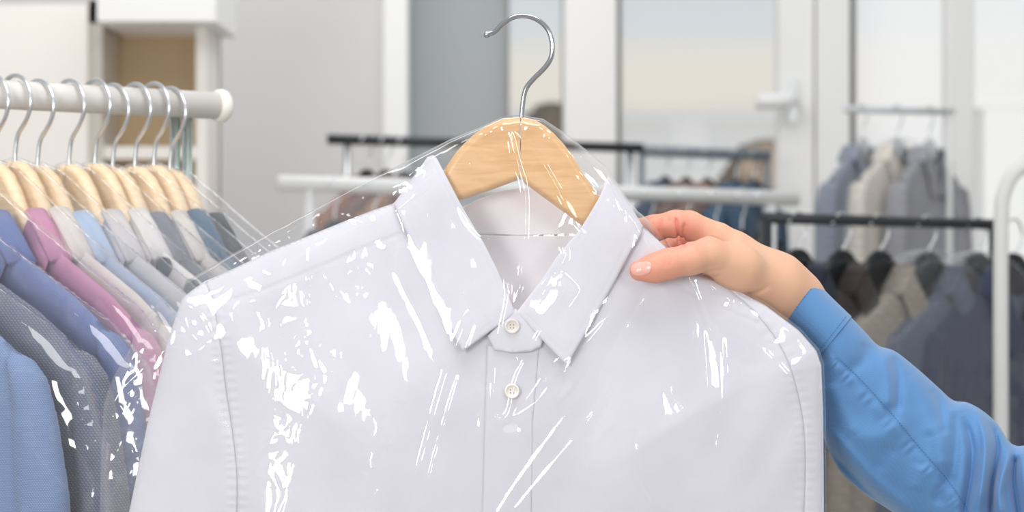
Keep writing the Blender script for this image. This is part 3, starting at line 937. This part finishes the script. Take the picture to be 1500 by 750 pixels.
# hanger template
HA = [(.7, 0), (10, 0), (28, 4), (50, 19), (74, 50), (96, 88), (120, 124), (160, 158), (230, 200), (330, 256), (392, 292), (404, 310), (388, 318), (330, 294), (240, 246), (180, 214), (120, 178), (90, 150), (40, 108), (.7, 98)]
fh = lambda A, B, d: -(.0008 + .0065 * rnd(d, 9) * (1 - .72 * sm(100, 170, np.abs(A))))
ME_ARM_R = mesh_from('hanger_arm', *sheet(HA, 4, fh, flip(fh), Tn))
ME_ARM_L = mesh_from('hanger_arm', *sheet(mirror(HA), 4, fh, flip(fh), Tn))
hk2 = cr([(1, 8), (1, -7), (3, -22), (6, -38), (12, -50), (24, -62), (36, -76), (44, -92), (46, -106), (42, -122), (32, -138), (16, -149), (-2, -152), (-18, -148), (-32, -138), (-42, -126), (-50, -122)], 5)
HOOK2 = hk2 + np.array([0, 44]); HOOK2 = HOOK2[HOOK2[:, 1] < 12]
ME_HOOK = mesh_from('hook', *tube(np.stack([hk2[:, 0] / U, np.zeros(len(hk2)), -hk2[:, 1] / U], 1), .0020, 10))
ME_HOOK_SHORT = mesh_from('hook', *tube(np.stack([HOOK2[:, 0] / U, np.zeros(len(HOOK2)), -HOOK2[:, 1] / U], 1), .0020, 10))
LIN = [(-118, 62), (-60, 34), (0, 24), (60, 34), (118, 62), (78, 145), (0, 262), (-78, 145)]
ME_LINING = mesh_from('lining', *sheet(LIN, 7, lambda A, B, d: -.004 - .003 * rnd(d, 10), lambda A, B, d: .004 + .003 * rnd(d, 10), Tn))
# film bag template, three crumples
BG = [(14, -6), (60, 8), (110, 38), (150, 62), (230, 110), (340, 172), (452, 234), (512, 290), (545, 390), (560, 560), (580, 800), (592, 1100), (596, 1480)]
BGO = BG + mirror(BG)
def bag_mesh(seed):
    rr = np.random.RandomState(seed)
    rid = []
    for s in (-1, 1):
        for _ in range(26):
            x = s * rr.uniform(120, 480); y = 60 + abs(x) * .5 + rr.uniform(0, 480); L = rr.uniform(50, 200); a = rr.uniform(-.5, 1.2) * s
            rid.append(([(x, y), (x + L * .5 * math.sin(a) + rr.uniform(-8, 8), y + L * .5), (x + L * math.sin(a), y + L)], rr.uniform(4, 9), rr.uniform(.6, 1.8)))
    def f(sg):
        def g(A, B, d):
            t = .017 * rnd(d, 45) + .007 * sm(0, 200, d) + .0025 * rnd(d, 8)
            e = .0016 * crinkle(A / 80, B / 110, seed + (5 if sg > 0 else 0)) * sm(0, 25, d)
            for P, w, k in rid: e = e + ridge(A * 1.0, B * 1.0, P, w, k * .001)
            return sg * (t + e * sm(0, 14, d))
        return g
    return mesh_from('bag_film', *sheet(BGO, 7, f(-1), f(1), Tn, 760, 40))
ME_BAGS = [bag_mesh(s) for s in (3, 14, 29)]

def instance(me, mat, name, parent):
    return obj(name, me, mat, parent)
def place_hanger(name, loc, rz, mat, label, group, metal=None, short=False):
    t = thing(name, label, 'hanger', loc, rz, group)
    instance(ME_ARM_R, mat, 'hanger_arm', t); instance(ME_ARM_L, mat, 'hanger_arm', t)
    instance(ME_HOOK_SHORT if short else ME_HOOK, metal or M_SATIN, 'hook', t)
    return t
def place_garment(name, loc, rz, mat, label, cat, group, collar=None, scale=1.0, sleeves=True, sz=1.0, lining=None):
    t = thing(name, label, cat, loc, rz, group)
    t.scale = (scale, sz, scale)
    instance(ME_TORSO, mat, 'torso', t)
    if sleeves:
        instance(ME_SLV_R, mat, 'sleeve', t); instance(ME_SLV_L, mat, 'sleeve', t)
    instance(ME_COLLAR, collar or mat, 'collar', t)
    if lining: instance(ME_LINING, lining, 'lining', t)
    return t
def place_bag(loc, rz, k, label, group, mat=None, scale=1.0, sz=1.0):
    o = obj('garment_bag', ME_BAGS[k % 3], mat or M_RACKBAG)
    o.location = loc; o.rotation_euler = (0, 0, rz); o.scale = (scale, sz, scale)
    return tag(o, label, 'garment bag', group)

# ------------------------------------------------------------------ the rack on the left
RAIL0 = np.array([-.286, 1.95, CAMZ + .146]); RU = np.array([.79, .61, 0]); RU /= np.linalg.norm(RU)
RR = .0132
def rail_pt(s): return RAIL0 - RU * s
M_RAIL = paint('rail_white', srgb(228, 225, 219), rough=.38, spec=.5, var=.015)
M_CAP = paint('cap_cream', srgb(238, 234, 224), rough=.45)
M_POST = paint('post_steel', srgb(206, 218, 214), rough=.22, metal=.85, var=.02)
rack = thing('clothes_rack', 'white rail rack on the left packed with wrapped shirts on wooden hangers', 'clothes rack', (RAIL0[0], RAIL0[1], 0))
mk('rail', *tube([rail_pt(1.5), rail_pt(.8), rail_pt(.3), rail_pt(-.004)], RR, 28), M_RAIL, rack)
cap_p = [rail_pt(.002), rail_pt(.0005), rail_pt(-.004), rail_pt(-.008), rail_pt(-.011)]
mk('rail_cap', *tube(cap_p, [.0138, .0158, .0164, .0152, .0118], 28), M_CAP, rack)
for s in (.034, .047, 1.40):
    p = rail_pt(s) + np.array([0, 0, 0])
    V, Fc = tube([(p[0], p[1] + .004, .03), (p[0], p[1] + .004, 1.0), (p[0], p[1] + .004, p[2] - .010)], .0050, 16)
    mk('post', V, Fc, M_POST, rack)
pA, pB = rail_pt(.04), rail_pt(1.40)
for p in (pA, pB):
    n = np.array([.61, -.79, 0])
    mk('base_foot', *tube([p * (1, 1, 0) + n * .24 + (0, 0, .02), p * (1, 1, 0) + (0, 0, .02), p * (1, 1, 0) - n * .24 + (0, 0, .02)], .016, 14), M_RAIL, rack)

GRP_S, GRP_H, GRP_B = 'wrapped shirts on the left rack', 'wooden hangers on the left rack', 'clear bags on the left rack'
def c(nm, rgb, w=1800, ct=.10, warp=None, **k): return cloth(nm, srgb(*rgb), weave=w, contrast=ct, warp=srgb(*warp) if warp else None, **k)
RACK = [  # position along the rail, yaw, colour, label, collar
    (.398, -28, c('chambray', (116, 140, 182), 5200, .16, (156, 178, 212)), 'light blue chambray shirt', 'nearest of the row on the left rack', None),
    (.338, -32, c('grey_oxford', (104, 110, 128), 3600, .22, (150, 156, 172)), 'grey woven shirt', 'second in the row, behind the light blue chambray one', None),
    (.272, -36, c('periwinkle', (108, 124, 176), 4200, .14, (136, 152, 200)), 'periwinkle blue shirt', 'between the grey and the pink ones', None),
    (.2300, -39, c('pink', (206, 140, 172), 5000, .06, (222, 164, 190)), 'pink shirt', 'only pink one on the left rack', None),
    (.2090, -40, c('cream', (228, 220, 212), 5000, .03), 'cream white shirt', 'just behind the pink shirt', None),
    (.1870, -40, c('pale_blue', (178, 200, 226), 5000, .05), 'pale sky blue shirt', 'just behind the cream white one', None),
    (.1560, -40, c('pearl_grey', (216, 210, 210), 5000, .03), 'pearl grey shirt', 'behind the pale sky blue one', None),
    (.1300, -40, c('white_twill', (232, 228, 224), 5000, .03), 'white shirt with large dark snap buttons', 'mid row of the left rack', None),
    (.1120, -40, c('slate', (126, 128, 138), 5000, .10), 'slate grey shirt', 'behind the white one with dark snaps', None),
    (.0890, -40, c('ivory', (226, 218, 210), 5000, .03), 'ivory shirt', 'behind the slate grey one', None),
    (.0690, -40, c('teal_denim', (74, 108, 134), 3600, .2, (110, 142, 166)), 'teal blue denim shirt', 'second from the far end of the left rack', None),
    (.0520, -40, c('black_cotton', (44, 46, 52), 5000, .1), 'black shirt', 'last at the far end of the left rack', None),
]
ZH = RAIL0[2] + RR - .0745
M_SNAP = paint('dark_snap', srgb(70, 76, 84), rough=.25, metal=.6)
for i, (s, yaw, mat, what, where, col) in enumerate(RACK):
    p = rail_pt(s); loc = (p[0], p[1], ZH + .002 * math.sin(i * 2.1))
    rz = math.radians(yaw + 1.5 * math.sin(i * 1.7))
    thick = 1.0 if i < 3 else .72
    big = 1.14 if i < 2 else 1.0
    if i == 0: word = 'nearest wooden hanger on the left rack, holding the light blue chambray shirt'
    elif i == 11: word = 'last wooden hanger at the far end of the left rack, holding the black shirt'
    else: word = 'pale wooden hanger on the left rack holding the ' + what.split(' with')[0] + (' with dark snaps' if 'snap' in what else '')
    place_hanger('wooden_hanger', loc, rz, M_WOODPALE, word, GRP_H)
    gl = (loc[0], loc[1], loc[2] - .021)
    g = place_garment('hanging_shirt', gl, rz, mat, what + ', ' + where, 'shirt', GRP_S, col, big, True, thick)
    if 'snap' in what:
        for (bx, by) in ((214, 148), (290, 186)):
            a = np.linspace(0, 2 * np.pi, 20, endpoint=False)
            rings = [np.stack([bx / U + q * np.cos(a), np.full(20, y), -by / U + q * np.sin(a)], 1) for q, y in ((.009, -.0070), (.0095, -.0120), (.008, -.0135), (.004, -.0139))]
            obj('snap_button', mesh_from('snap_button', *loft(rings)), M_SNAP, g)
    place_bag(loc, rz, i, 'clear plastic bag over the ' + what + ' on the left rack', GRP_B, None, big * 1.02, thick * 1.05)

# ------------------------------------------------------------------ room
def struct(name, V, Fc, mat, parent=None, smooth=False):
    o = mk(name, V, Fc, mat, parent, smooth)
    if parent is None: o['kind'] = 'structure'
    return o
M_WALL = paint('wall_grey', srgb(212, 211, 211), rough=.9, var=.01, scale=2)
M_WALLB = paint('wall_bluegrey', srgb(178, 183, 185), rough=.9, var=.015, scale=2)
M_TRIM = paint('white_trim', srgb(246, 246, 245), rough=.5, var=.01)
M_FRAME = paint('white_frame', srgb(248, 247, 245), rough=.45, var=.01)
M_GASKET = paint('grey_gasket', srgb(150, 150, 148), rough=.7)
M_FLOOR = paint('floor_pale', srgb(196, 190, 182), rough=.5, var=.05, scale=3)
M_GLASS = pane('window_glass')
YW = 5.6
def X(px, d): return (px - CX) / F * d
def Z(py, d): return CAMZ + (CY - py) / F * d
struct('floor', *box((-3.2, -.4, -.05), (3.2, YW + .4, 0)), M_FLOOR)
struct('wall_back', *box((-3.2, YW, 0), (X(566, YW), YW + .2, 2.9)), M_WALL)
struct('wall_left', *box((-3.2, 3.3, 0), (-3.1, YW, 2.9)), M_WALL)
struct('wall_right', *box((3.1, 3.0, 0), (3.2, YW, 2.9)), M_WALL)
struct('trim_1', *box((X(564, YW), YW - .06, 0), (X(597, YW - .06), YW + .2, 2.9)), M_TRIM)
struct('wall_recess', *box((X(597, YW), YW + .1, 0), (X(742, YW + .1), YW + .3, 2.9)), M_WALLB)
def frame_post(name, x0, x1, y=YW, dep=.10, z0=0., z1=2.9):
    o = struct(name, *box((X(x0, y), y, z0), (X(x1, y), y + dep, z1)), M_FRAME)
    bevel(o, .006)
    return o
def window(name, x0, x1, y=YW + .06, z0=.06, z1=2.9):
    t = thing(name, None, None, ((X(x0, y) + X(x1, y)) / 2, y, z0)); t['kind'] = 'structure'
    struct('glass_pane', *box((X(x0, y), y, z0), (X(x1, y), y + .006, z1)), M_GLASS, t)
    w = .012
    V, Fc = boxes(((X(x0, y), y - .02, z0), (X(x0, y) + w, y + .02, z1)), ((X(x1, y) - w, y - .02, z0), (X(x1, y), y + .02, z1)), ((X(x0, y), y - .02, z0), (X(x1, y), y + .02, z0 + w)))
    struct('glazing_gasket', V, Fc, M_GASKET, t)
    return t
window('window_1', 740, 829)
frame_post('trim_2', 826, 904)
window('window_2', 904, 1152)
# balcony door: two stiles, a kick panel and a lever
door = thing('door_1', None, None, (X(1198, YW), YW, 0)); door['kind'] = 'structure'
for a, b, dy in ((1141, 1192, 0), (1195, 1243, -.02)):
    struct('door_stile', *box((X(a, YW), YW + dy, .02), (X(b, YW), YW + dy + .09, 2.9)), M_FRAME, door)
struct('door_gap', *box((X(1191, YW), YW + .03, .02), (X(1196, YW), YW + .06, 2.9)), M_GASKET, door)
hz = Z(140, YW)
hd = struct('handle_plate', *box((X(1156, YW), YW - .012, hz - .075), (X(1166, YW), YW + .01, hz + .045)), M_SATIN, door)
lv = struct('door_lever', *tube([(X(1161, YW), YW - .01, Z(148, YW)), (X(1160, YW), YW - .05, Z(148, YW)), (X(1150, YW), YW - .06, Z(150, YW)), (X(1104, YW), YW - .06, Z(151, YW))], [.012, .015, .022, .022], 14), M_TRIM, door, True)
window('window_3', 1246, 1600)
window('window_4', 1606, 2260)
frame_post('trim_3', 1386, 1428, YW + .05, .06)
struct('trim_4', *box((X(740, YW), YW - .03, 0), (X(1140, YW), YW + .12, .07)), M_FRAME)

# ------------------------------------------------------------------ cabinet at the left
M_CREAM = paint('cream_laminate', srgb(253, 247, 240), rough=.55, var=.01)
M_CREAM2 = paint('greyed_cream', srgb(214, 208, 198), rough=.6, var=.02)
M_TAN = paint('tan_backing', srgb(204, 180, 146), rough=.8, var=.05)
M_TOPW = paint('white_laminate', srgb(253, 252, 251), rough=.5, var=.01)
YC = 4.3
cab = thing('cabinet', 'cream cabinet with an open tan-backed cubby and white top, far left by the wall', 'cabinet', (X(150, YC), YC, 0))
def C(x0, x1, y0, y1, d0=YC, d1=YC + .20): return box(*pxbox(x0, x1, y0, y1, d0, d1))
zb = Z(262, YC)
mk('cabinet_door', *box((X(-260, YC), YC - .02, .05), (X(131, YC), YC, Z(8, YC))), M_CREAM, cab, False)
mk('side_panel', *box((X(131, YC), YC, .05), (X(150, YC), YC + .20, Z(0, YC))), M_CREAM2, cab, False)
mk('side_panel', *box((X(287, YC), YC, .05), (X(303, YC), YC + .20, Z(0, YC))), M_CREAM, cab, False)
mk('back_panel', *box((X(131, YC), YC + .18, .05), (X(303, YC), YC + .20, Z(0, YC))), M_TAN, cab, False)
mk('shelf', *box((X(150, YC), YC + .01, Z(232, YC)), (X(287, YC), YC + .19, Z(214, YC))), M_CREAM, cab, False)
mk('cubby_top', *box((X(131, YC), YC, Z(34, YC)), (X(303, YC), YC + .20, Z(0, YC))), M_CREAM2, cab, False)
mk('cabinet_carcass', *box((X(-260, YC), YC, .0), (X(131, YC), YC + .20, Z(8, YC))), M_CREAM, cab, False)
mk('top_slab', *box((X(142, YC - .12), YC - .12, Z(31, YC - .12)), (X(316, YC - .12), YC + .20, Z(-60, YC - .12))), M_TOPW, cab, False)
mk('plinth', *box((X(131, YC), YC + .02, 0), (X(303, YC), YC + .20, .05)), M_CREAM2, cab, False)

# ------------------------------------------------------------------ racks at the back
M_BLACKM = paint('black_steel', srgb(48, 50, 53), rough=.45, var=.04)
M_WHITEM = paint('white_steel', srgb(236, 236, 234), rough=.4, var=.01)
M_POSTW = paint('dull_white_tube', srgb(222, 222, 219), rough=.4)
M_SLATE = paint('slate_steel', srgb(120, 130, 138), rough=.5)  # tone of a rail reflected in the window glass
M_BLACKP = paint('black_plastic', srgb(24, 25, 28), rough=.4)
def back_rack(label, p0, p1, r, mat, posts, prad=.012, ends=True, postmat=None):
    p0, p1 = np.array(p0), np.array(p1)
    t = thing('clothes_rack', label, 'clothes rack', ((p0[0] + p1[0]) / 2, (p0[1] + p1[1]) / 2, 0), 0, 'racks at the back of the room')
    mk('rail', *tube([p0, p0 * .6 + p1 * .4, p1], r, 18), mat, t)
    for f in posts:
        p = p0 * (1 - f) + p1 * f
        mk('post', *tube([(p[0], p[1], .02), (p[0], p[1], p[2] * .5), (p[0], p[1], p[2] - r * .4)], prad, 14), postmat or mat, t)
        mk('base_foot', *tube([(p[0], p[1] - .22, .02), (p[0], p[1], .02), (p[0], p[1] + .22, .02)], .015, 12), postmat or mat, t)
    return t
def garment_row(n, p0, p1, ts, yaw, mats, labels, cat, grp, hanger_mat, hl, scale=1.0, hgrp='', bagged=(), names='hanging_jacket', r=.012, thick=1.3, bag_label=None, short=False, lining=None):
    p0, p1 = np.array(p0), np.array(p1)
    for i, t in enumerate(ts):
        p = p0 * (1 - t) + p1 * t
        loc = (p[0], p[1], p[2] + r - (.0535 if short else .0765))
        rz = math.radians(yaw[i] if hasattr(yaw, '__len__') else yaw)
        place_hanger('clothes_hanger', loc, rz, hanger_mat, hl[i], hgrp, None, short)
        place_garment(names, loc, rz, mats[i], labels[i], cat, grp, None, scale, True, thick, lining)
        if i in bagged:
            place_bag(loc, rz, i, bag_label[i], 'clear bags on the back racks', M_FARBAG, scale * 1.08, thick * 1.6)

def k(nm, rgb): return cloth(nm, srgb(*rgb), weave=500, contrast=.08, bump=.1)
# black rail on the right with dark jackets
d1, d2 = 3.05, 3.25
a, b = (X(1118, d1), d1, Z(319, d1)), (X(1462, d2), d2, Z(329, d2))
back_rack('black rail rack behind the raised arm, carrying dark suit jackets', a, b, .0085, M_BLACKM, (.01, .985), .010)
JM = [k('charcoal', (62, 66, 74)), k('black_navy', (40, 44, 58)), k('dark_brown', (62, 54, 52)), k('stone', (150, 140, 128)), k('slate_navy', (78, 88, 108)), k('navy', (42, 52, 80))]
JL = ['charcoal grey jacket on the black rail, leftmost, just above the wrist', 'blue-black jacket, second from the left on the black rail',
      'dark brown jacket on the black rail beside the stone coloured one', 'stone beige jacket on the black rail, only light one there',
      'slate blue suit jacket on the black rail, left of the white post', 'navy jacket on the black rail, right of the white post']
JH = ['black hanger in the charcoal grey jacket above the wrist', 'black hanger in the blue-black jacket', 'black hanger in the dark brown jacket', 'black hanger in the stone beige jacket', 'black hanger in the slate blue jacket left of the white post', 'black hanger in the navy jacket right of the white post']
garment_row(6, a, b, (.14, .32, .48, .685, .905, 1.07), (46, 44, 44, 42, 40, 40), JM, JL, 'jacket', 'jackets on the black rail', M_BLACKP, JH, 1.0, 'black hangers on the black rail', (3, 4), r=.0085, thick=1.6, short=True, lining=M_BLACKP,
            bag_label={3: 'clear plastic bag over the stone beige jacket', 4: 'clear plastic bag over the slate blue suit jacket'})
# white post of a bent tube rack at the right edge
dp = 2.9
bend = cr([W(1466, 900, dp), W(1466, 640, dp), W(1466, 400, dp), W(1467, 310, dp), W(1471, 282, dp), W(1482, 258, dp), W(1500, 243, dp), W(1530, 236, dp), W(1700, 234, dp), W(1950, 234, dp), W(1982, 240, dp), W(1997, 262, dp), W(2000, 310, dp), W(2000, 900, dp)], 6)
bend = np.concatenate([[(bend[0][0], dp, .03)], bend, [(bend[-1][0], dp, .03)]])
t = thing('garment_stand', 'white bent tube stand at the right edge beside the slate blue jacket', 'clothes stand', (bend[0][0], dp, 0))
mk('frame_tube', *tube(bend, .0108, 18), M_POSTW, t)
for q in (0, -1):
    mk('base_foot', *tube([(bend[q][0], dp - .2, .02), (bend[q][0], dp, .02), (bend[q][0], dp + .2, .02)], .014, 12), M_WHITEM, t)

# white rail behind the shirt with dark clothes
d1, d2 = 3.6, 3.9
a, b = (X(408, d1), d1, Z(268, d1)), (X(1168, d2), d2, Z(291, d2))
back_rack('white rail rack behind the held shirt, carrying dark clothes', a, b, .0145, M_WHITEM, (.055, .945), .010)
DM = [k('coal', (46, 48, 54)), k('rosewood', (150, 112, 104)), k('graphite', (70, 72, 78)), k('ink', (34, 37, 46)), k('graphite2', (58, 60, 66)), k('coal2', (40, 42, 48)), k('terracotta', (176, 120, 92)), k('coal3', (52, 52, 56))]
tsx = (.10, .17, .62, .70, .77, .83, .885, .925)
DL = ['coal black garment at the left end of the white rail', 'rosewood garment on the white rail seen through the clear bag', 'graphite grey garment on the white rail right of the shirt collar', 'ink dark garment on the white rail above the hand',
      'dark grey garment on the white rail above the knuckles', 'near-black garment on the white rail beside the terracotta one', 'terracotta garment near the right end of the white rail', 'dim charcoal garment last at the right end of the white rail']
DH = ['black hanger of the ' + s.split(' garment')[0] + ' garment on the white rail' for s in DL]
garment_row(8, a, b, tsx, 62, DM, DL, 'garment', 'dark clothes on the white rail', M_BLACKP, DH, .9, 'hangers on the white rail', (), 'hanging_garment', r=.0145, thick=1.2)

# black rail further back with brown clothes
d1, d2 = 4.55, 4.75
a, b = (X(480, d1), d1, Z(204, d1)), (X(941, d2), d2, Z(217, d2))
back_rack('black rail rack farthest back behind the hanger, with brown clothes', a, b, .0115, M_BLACKM, (.06, .96), .008, postmat=M_SATIN)
BM = [k('rust', (150, 100, 78)), k('cocoa', (110, 82, 72)), k('tan', (160, 122, 98))]
BL = ['rust brown garment at the left end of the farthest black rail', 'cocoa brown garment in the middle of the farthest black rail group', 'tan garment on the farthest black rail, nearest the held shirt']
BH = ['thin hanger of the rust brown garment', 'thin hanger of the cocoa brown garment', 'thin hanger of the tan garment']
garment_row(3, a, b, (.12, .18, .235), 60, BM, BL, 'garment', 'brown clothes on the farthest black rail', M_BLACKP, BH, .8, 'hangers on the farthest black rail', (), 'hanging_garment', r=.0115, thick=1.4)

# rail and clothes modelled in place of a reflection in the middle window
d1, d2 = 5.2, 5.25
a, b = (X(936, d1), d1, Z(221, d1)), (X(1128, d2), d2, Z(228, d2))
back_rack('slate grey rail rack in front of the middle window', a, b, .014, M_SLATE, (.02, .98), .008)
SM = [k('muted_navy', (84, 94, 112)), k('umber', (132, 112, 104)), k('brown_rose', (150, 124, 114)), k('steel_blue', (78, 102, 126)), k('steel_blue2', (70, 92, 114))]
SL = ['muted navy garment at the left end of the slate grey rail', 'umber garment on the slate grey rail', 'brownish rose garment on the slate grey rail', 'steel blue garment on the slate grey rail, left of its pair', 'deep steel blue garment at the right end of the slate grey rail']
SH = ['dark hanger of the ' + s.split(' garment')[0] + ' garment' for s in SL]
garment_row(5, a, b, (.20, .36, .52, .74, .88), 58, SM, SL, 'garment', 'clothes on the slate grey rail', M_BLACKP, SH, .62, 'hangers on the slate grey rail', (), 'hanging_garment', r=.014, thick=1.8)

# thin rail and coats modelled in place of a reflection in the right window
d1, d2 = 4.6, 4.7
a, b = (X(1238, d1), d1, Z(160, d1)), (X(1396, d2), d2, Z(164, d2))
back_rack('pale slate rail rack in front of the right window', a, b, .008, paint('pale_slate', srgb(206, 211, 212), rough=.5), (.96,), .008, postmat=M_WHITEM)
RM = [k('dusk_navy', (138, 145, 158)), k('sand', (226, 218, 206)), k('dusk_grey', (160, 160, 166))]  # coat colours paled to give the haze of a reflection
RL = ['dusky navy coat at the left of the pale slate rail', 'sand beige coat in the middle of the pale slate rail', 'dusky grey coat at the right of the pale slate rail']
RH = ['dark hanger of the ' + s + ' coat' for s in ('dusky navy', 'sand beige', 'dusky grey')]
garment_row(3, a, b, (.16, .48, .78), (56, 50, 56), RM, RL, 'coat', 'coats in front of the right window', M_SATIN, RH, .85, 'hangers on the pale slate rail', (1,), 'hanging_coat', r=.012, thick=1.5,
            bag_label={1: 'clear plastic bag over the sand beige coat'})

# ------------------------------------------------------------------ outside
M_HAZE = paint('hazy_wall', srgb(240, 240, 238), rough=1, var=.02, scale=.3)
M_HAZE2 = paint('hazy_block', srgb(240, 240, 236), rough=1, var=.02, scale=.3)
M_GROUND = paint('ground', srgb(222, 220, 214), rough=1, var=.1, scale=.2)
M_TREE = paint('tree_leaf', srgb(96, 84, 70), rough=1, var=.3, scale=3)
o = mk('ground', *box((-40, YW + .6, -9.1), (40, 90, -9)), M_GROUND, None, False); o['kind'] = 'structure'
def building(label, x0, x1, ytop, d, dep, mat):
    t = thing('building', label, 'building', ((X(x0, d) + X(x1, d)) / 2, d, -9))
    mk('wall', *box((X(x0, d), d, -9), (X(x1, d), d + dep, Z(ytop, d))), mat, t, False)
    mk('roof', *box((X(x0, d) - .2, d - .2, Z(ytop, d)), (X(x1, d) + .2, d + dep, Z(ytop, d) + .25)), mat, t, False)
    return t
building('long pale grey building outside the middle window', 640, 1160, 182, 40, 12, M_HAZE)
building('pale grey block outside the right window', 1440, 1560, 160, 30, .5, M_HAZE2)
def tree(label, px, py, d, w_, h_, mat, seed):
    t = thing('tree', label, 'tree', (X(px, d), d, -9))
    ang = np.linspace(0, 2 * np.pi, 36, endpoint=False)
    rings = []
    for a in np.linspace(.04, np.pi - .04, 22):
        rr = w_ * np.sin(a) * (1 + .45 * pnoise(np.cos(ang) * 3 + a * 2, np.sin(ang) * 3, seed) + .35 * pnoise(np.cos(ang) * 9, np.sin(ang) * 9 + a * 5, seed + 1))
        rings.append(np.stack([X(px, d) + rr * np.cos(ang), d + rr * np.sin(ang), np.full(36, Z(py, d) + h_ * np.cos(a))], 1))
    mk('crown', *loft(rings), mat, t)
    mk('trunk', *tube([(X(px, d), d, -9), (X(px, d), d, -4), (X(px, d), d, Z(py, d))], [.25, .2, .12], 12), mat, t)
tree('brownish tree crown low outside the middle window', 1128, 262, 20, .42, .40, M_TREE, 91)
M_TREE2 = paint('dark_leaf', srgb(84, 74, 60), rough=1, var=.3, scale=3)
tree('dark tree crown outside the narrow left window, below the cream sky', 808, 186, 24, .27, .30, M_TREE2, 95)

# ------------------------------------------------------------------ sky
w = bpy.data.worlds.new('World'); scene.world = w; w.use_nodes = True
nt = w.node_tree; N = nt.nodes.new; L = nt.links.new
bg = nt.nodes['Background']
tc = N('ShaderNodeTexCoord'); sp = N('ShaderNodeSeparateXYZ')
L(tc.outputs['Generated'], sp.inputs[0])
rp = N('ShaderNodeValToRGB')
els = [(0.0, (.74, .74, .73)), (.050, (.78, .78, .77)), (.066, (1.0, .98, .90)), (.078, (1.2, 1.14, 1.0)), (.096, (1.2, 1.15, 1.02)), (.112, (1.02, 1.08, 1.11)), (.30, (.80, .84, .88)), (1., (.86, .90, .95))]
rp.color_ramp.elements[0].position = els[0][0]; rp.color_ramp.elements[0].color = els[0][1] + (1,)
rp.color_ramp.elements[1].position = els[-1][0]; rp.color_ramp.elements[1].color = els[-1][1] + (1,)
for pos, col in els[1:-1]:
    e = rp.color_ramp.elements.new(pos); e.color = col + (1,)
nz = N('ShaderNodeTexNoise'); nz.inputs['Scale'].default_value = 6
mp = N('ShaderNodeMapping'); mp.inputs['Scale'].default_value = (1, 1, 6)
L(tc.outputs['Generated'], mp.inputs[0]); L(mp.outputs[0], nz.inputs['Vector'])
ad = N('ShaderNodeMath'); ad.operation = 'MULTIPLY_ADD'; ad.inputs[1].default_value = .016; 
L(nz.outputs['Fac'], ad.inputs[0]); 
sb = N('ShaderNodeMath'); sb.operation = 'ADD'; sb.inputs[1].default_value = -.008
L(sp.outputs['Z'], sb.inputs[0]); L(sb.outputs[0], ad.inputs[2])
L(ad.outputs[0], rp.inputs[0])
# brighter veil of cloud to the right
mr = N('ShaderNodeMapRange'); mr.inputs['From Min'].default_value = .14; mr.inputs['From Max'].default_value = .19; mr.interpolation_type = 'SMOOTHSTEP'
L(sp.outputs['X'], mr.inputs['Value'])
fy = N('ShaderNodeMath'); fy.operation = 'GREATER_THAN'; fy.inputs[1].default_value = 0
L(sp.outputs['Y'], fy.inputs[0])
mu = N('ShaderNodeMath'); mu.operation = 'MULTIPLY'; L(mr.outputs[0], mu.inputs[0]); L(fy.outputs[0], mu.inputs[1])
m3 = N('ShaderNodeMath'); m3.operation = 'MULTIPLY'; m3.inputs[1].default_value = .85; L(mu.outputs[0], m3.inputs[0])
mx = N('ShaderNodeMix'); mx.data_type = 'RGBA'
L(m3.outputs[0], mx.inputs['Factor']); L(rp.outputs[0], mx.inputs[6]); mx.inputs[7].default_value = (1.42, 1.43, 1.41, 1)
L(mx.outputs[2], bg.inputs['Color'])
bg.inputs['Strength'].default_value = WORLD_S = .66

# ------------------------------------------------------------------ lamps
def area(name, loc, target, sx, sy, watts, col=(1, 1, 1)):
    l = bpy.data.lights.new(name, 'AREA'); l.shape = 'RECTANGLE'; l.size = sx; l.size_y = sy; l.energy = watts; l.color = col
    o = bpy.data.objects.new(name, l); COL.objects.link(o)
    o.location = loc
    o.rotation_euler = (Vector(target) - Vector(loc)).to_track_quat('-Z', 'Y').to_euler()
    return o
area('softbox_key', (-1.0, -.55, CAMZ + .28), (-.1, 1.5, CAMZ), .62, .62, 25, (1, .985, .97))
area('softbox_fill', (1.05, -.35, CAMZ + .55), (.1, 1.5, CAMZ), .22, .5, 7, (.96, .98, 1))
area('ceiling_panel', (.1, 1.0, 3.1), (.1, 1.7, CAMZ), 1.4, .9, 24, (1, .99, .98))  # overhead light added without a fixture, shades the sleeve from above
area('outdoor_flood', (4, 14, 3), (6.8, 30, 1), 3, 3, 1400)  # unseen light added outside to brighten the pale block
area('ceiling_panel_back', (-.6, 4.0, 3.2), (-.4, 4.8, 1.4), 2.4, 1.2, 26, (1, .985, .97))  # unseen light added above to brighten the back wall, trims and cabinet

# ------------------------------------------------------------------ camera
cam = bpy.data.cameras.new('camera'); co = bpy.data.objects.new('camera', cam); COL.objects.link(co)
co.location = (0, 0, CAMZ); co.rotation_euler = (math.pi / 2, 0, 0)
cam.sensor_width = 36; cam.lens = 36 * F / 1500
cam.clip_start = .02; cam.clip_end = 300
cam.dof.use_dof = True; cam.dof.focus_distance = 1.485; cam.dof.aperture_fstop = 7.5
scene.camera = co
scene.view_settings.view_transform = 'Standard'
scene.view_settings.look = 'None'
scene.cycles.transparent_max_bounces = 48
scene.cycles.max_bounces = 10
scene.cycles.use_denoising = True
